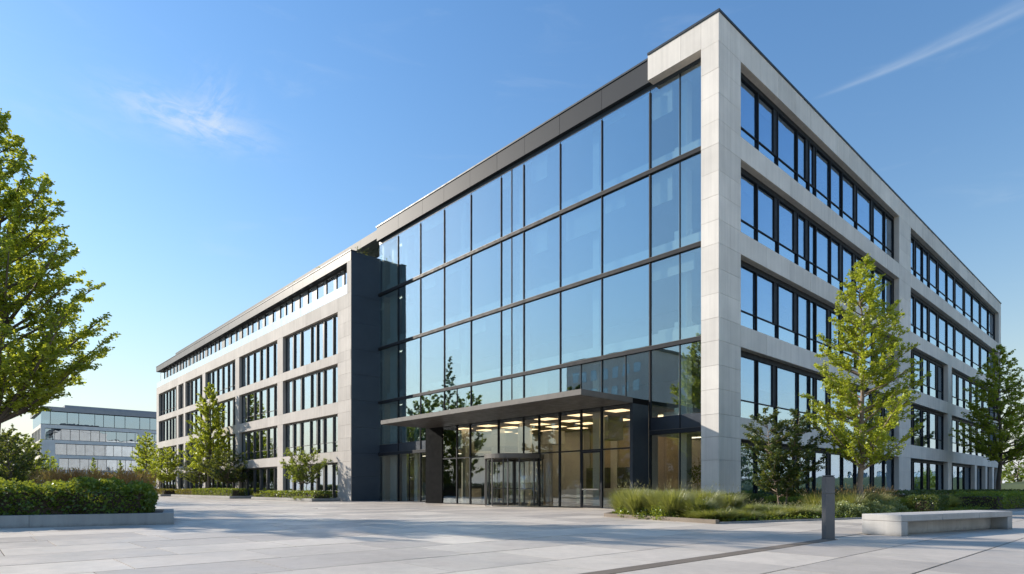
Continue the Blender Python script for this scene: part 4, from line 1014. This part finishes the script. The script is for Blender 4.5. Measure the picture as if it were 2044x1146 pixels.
# right background: green mound, pale low building, bushes
def mound():
    V, F = [], []; n = 24
    for i in range(n+1):
        for j in range(n+1):
            u, v = i/n, j/n; x = -12+80*u; y = 84+60*v; hh = 3.6*math.sin(PI*min(1, v*.9+.05))**1.2*math.sin(PI*(.06+.88*u))**.5
            V.append((x, y, -.2+hh+.15*math.sin(x*.7)*math.sin(y*.5)))
    for i in range(n):
        for j in range(n): a = i*(n+1)+j; F.append((a, a+n+1, a+n+2, a+1))
    o = mesh('grass_mound', V, F, 'ground', None, (0, 0, 0), True); o['kind'] = 'structure'
mound()
RB = thing('far_pavilion', 'low pale building beyond the green slope at the right edge', 'building', (2, 150, 0))
multibox('wall', [(-6, 46, 150, 165, 5.2, 10.0), (-6, -4, 149.9, 165, 0, 5.2), (44, 46, 149.9, 165, 0, 5.2)]+[(x, x+1.2, 150, 151, 0, 5.2) for x in range(2, 44, 6)], 'white', RB)
box('window', -4, 44, 151.5, 151.7, 0, 5.2, 'win', RB)
for i, (x, y, R_, h_, lb) in enumerate([(4.5, 98, 2.4, 3.6, 'dark round bush on the green slope at the right edge'), (9, 112, 3, 5, 'bush higher up on the green slope'), (12, 92, 2.4, 4.4, 'darker bush at the right picture edge on the slope')]):
    shrub('bush', lb, 'bush', x, y, R_, h_, .4, 1800, 'leaf_mid' if i else 'leaf_dark', 80+i)
far_tree(2032, 108, 9, 3.2, 'tree at the right edge in front of the pale pavilion', 'leaf_mid', 85)
far_tree(1999, 140, 10, 2.6, 'slim tree left of the pale pavilion', 'leaf_mid', 86, 'column')

# ------------------------------------------------------------------ across the plaza: what the glass mirrors
def across():
    spec = [(-38.5, -31.5, 14.5, 4.2, 'leaf_dark', 'oval'), (-33.5, -33, 12.5, 4, 'leaf_mid', 'oval'), (-60, -31, 16, 5, 'leaf_mid', 'oval'), (-65.5, -31.5, 22.5, 3.6, 'leaf_dark', 'cone'), (-71, -32, 17.5, 5, 'leaf_mid', 'oval'),
            (-78, -33, 16, 5, 'leaf_dark', 'oval'), (-88, -34, 17, 5.5, 'leaf_mid', 'oval'), (-30, -42, 10, 3.6, 'leaf_dark', 'oval'), (-25, -41, 9, 3.4, 'leaf_dark', 'oval'), (-46, -50, 15, 5, 'leaf_mid', 'oval'), (-17, -45, 13, 5, 'leaf_mid', 'oval')]
    for i, (x, y, h, R, m, pf) in enumerate(spec):
        tree('tree', 'park tree across the plaza mirrored in the glass front', 'tree', x, y, h, R, 1.4, 64, .30, 34, m, 400+i, pf, .2, 38, 'bark', twigs=8, group='trees mirrored in the glass front', branches=False)
    for i, (x, y, h, R, m, pf) in enumerate([(34, 8, 9, 4, 'leaf_mid', 'oval'), (36, 19, 11, 4.5, 'leaf_mid', 'oval'), (35, 31, 9, 4, 'leaf_dark', 'oval'), (38, 44, 12, 4.5, 'leaf_mid', 'oval'), (37, 58, 10, 4, 'leaf_mid', 'oval'), (36, 72, 12, 5, 'leaf_dark', 'oval'), (39, 90, 12, 5, 'leaf_mid', 'oval')]):
        tree('tree', 'street tree mirrored in the windows of the shaded side', 'tree', x, y, h, R, 1.6, 50, .24, 18, m, 420+i, pf, .16, 38, 'bark', twigs=8, group='trees mirrored in the side windows', branches=False)
across()
for i, (x0, L, y, lb) in enumerate([(-95, 60, -28.5, 'long clipped hedge across the plaza mirrored low in the glass front'), (-33, 34, -34, 'second clipped hedge across the plaza mirrored in the lobby glass')]):
    hedge('hedge', lb, 'hedge', x0, y, 0, L, 1.6, 0, 1.7, .28, 7000, 'leaf_dark', 90+i)
def mirrored_block(label, x0, x1, y0, y1, h, side, n):
    r = thing('apartment_building', label, 'building', ((x0+x1)/2, (y0+y1)/2, 0))
    box('wall', x0, x1, y0, y1, 0, h, 'stone', r); box('roof', x0-.3, x1+.3, y0-.3, y1+.3, h, h+.4, 'fascia', r)
    fl = int(h/3.4)
    for k in range(fl):
        z = 1.0+k*3.4
        for i in range(n):
            if side == 'W': a = y0+1.5+(y1-y0-3)*i/n; w = (y1-y0-3)/n*.6; box('window', x0-.04, x0+.1, a, a+w, z, z+1.9, 'win', r)
            else: a = x0+1.5+(x1-x0-3)*i/n; w = (x1-x0-3)/n*.6; box('window', a, a+w, y1-.1, y1+.04, z, z+1.9, 'win', r)
mirrored_block('pale apartment block across the street mirrored in the side windows', 52, 66, -4, 30, 14.5, 'W', 9)
mirrored_block('second pale apartment block farther up the street mirrored in the side windows', 54, 68, 42, 84, 13, 'W', 11)
mirrored_block('office block behind the park trees mirrored in the glass above the canopy', -66, -46, -82, -60, 25, 'N', 7)
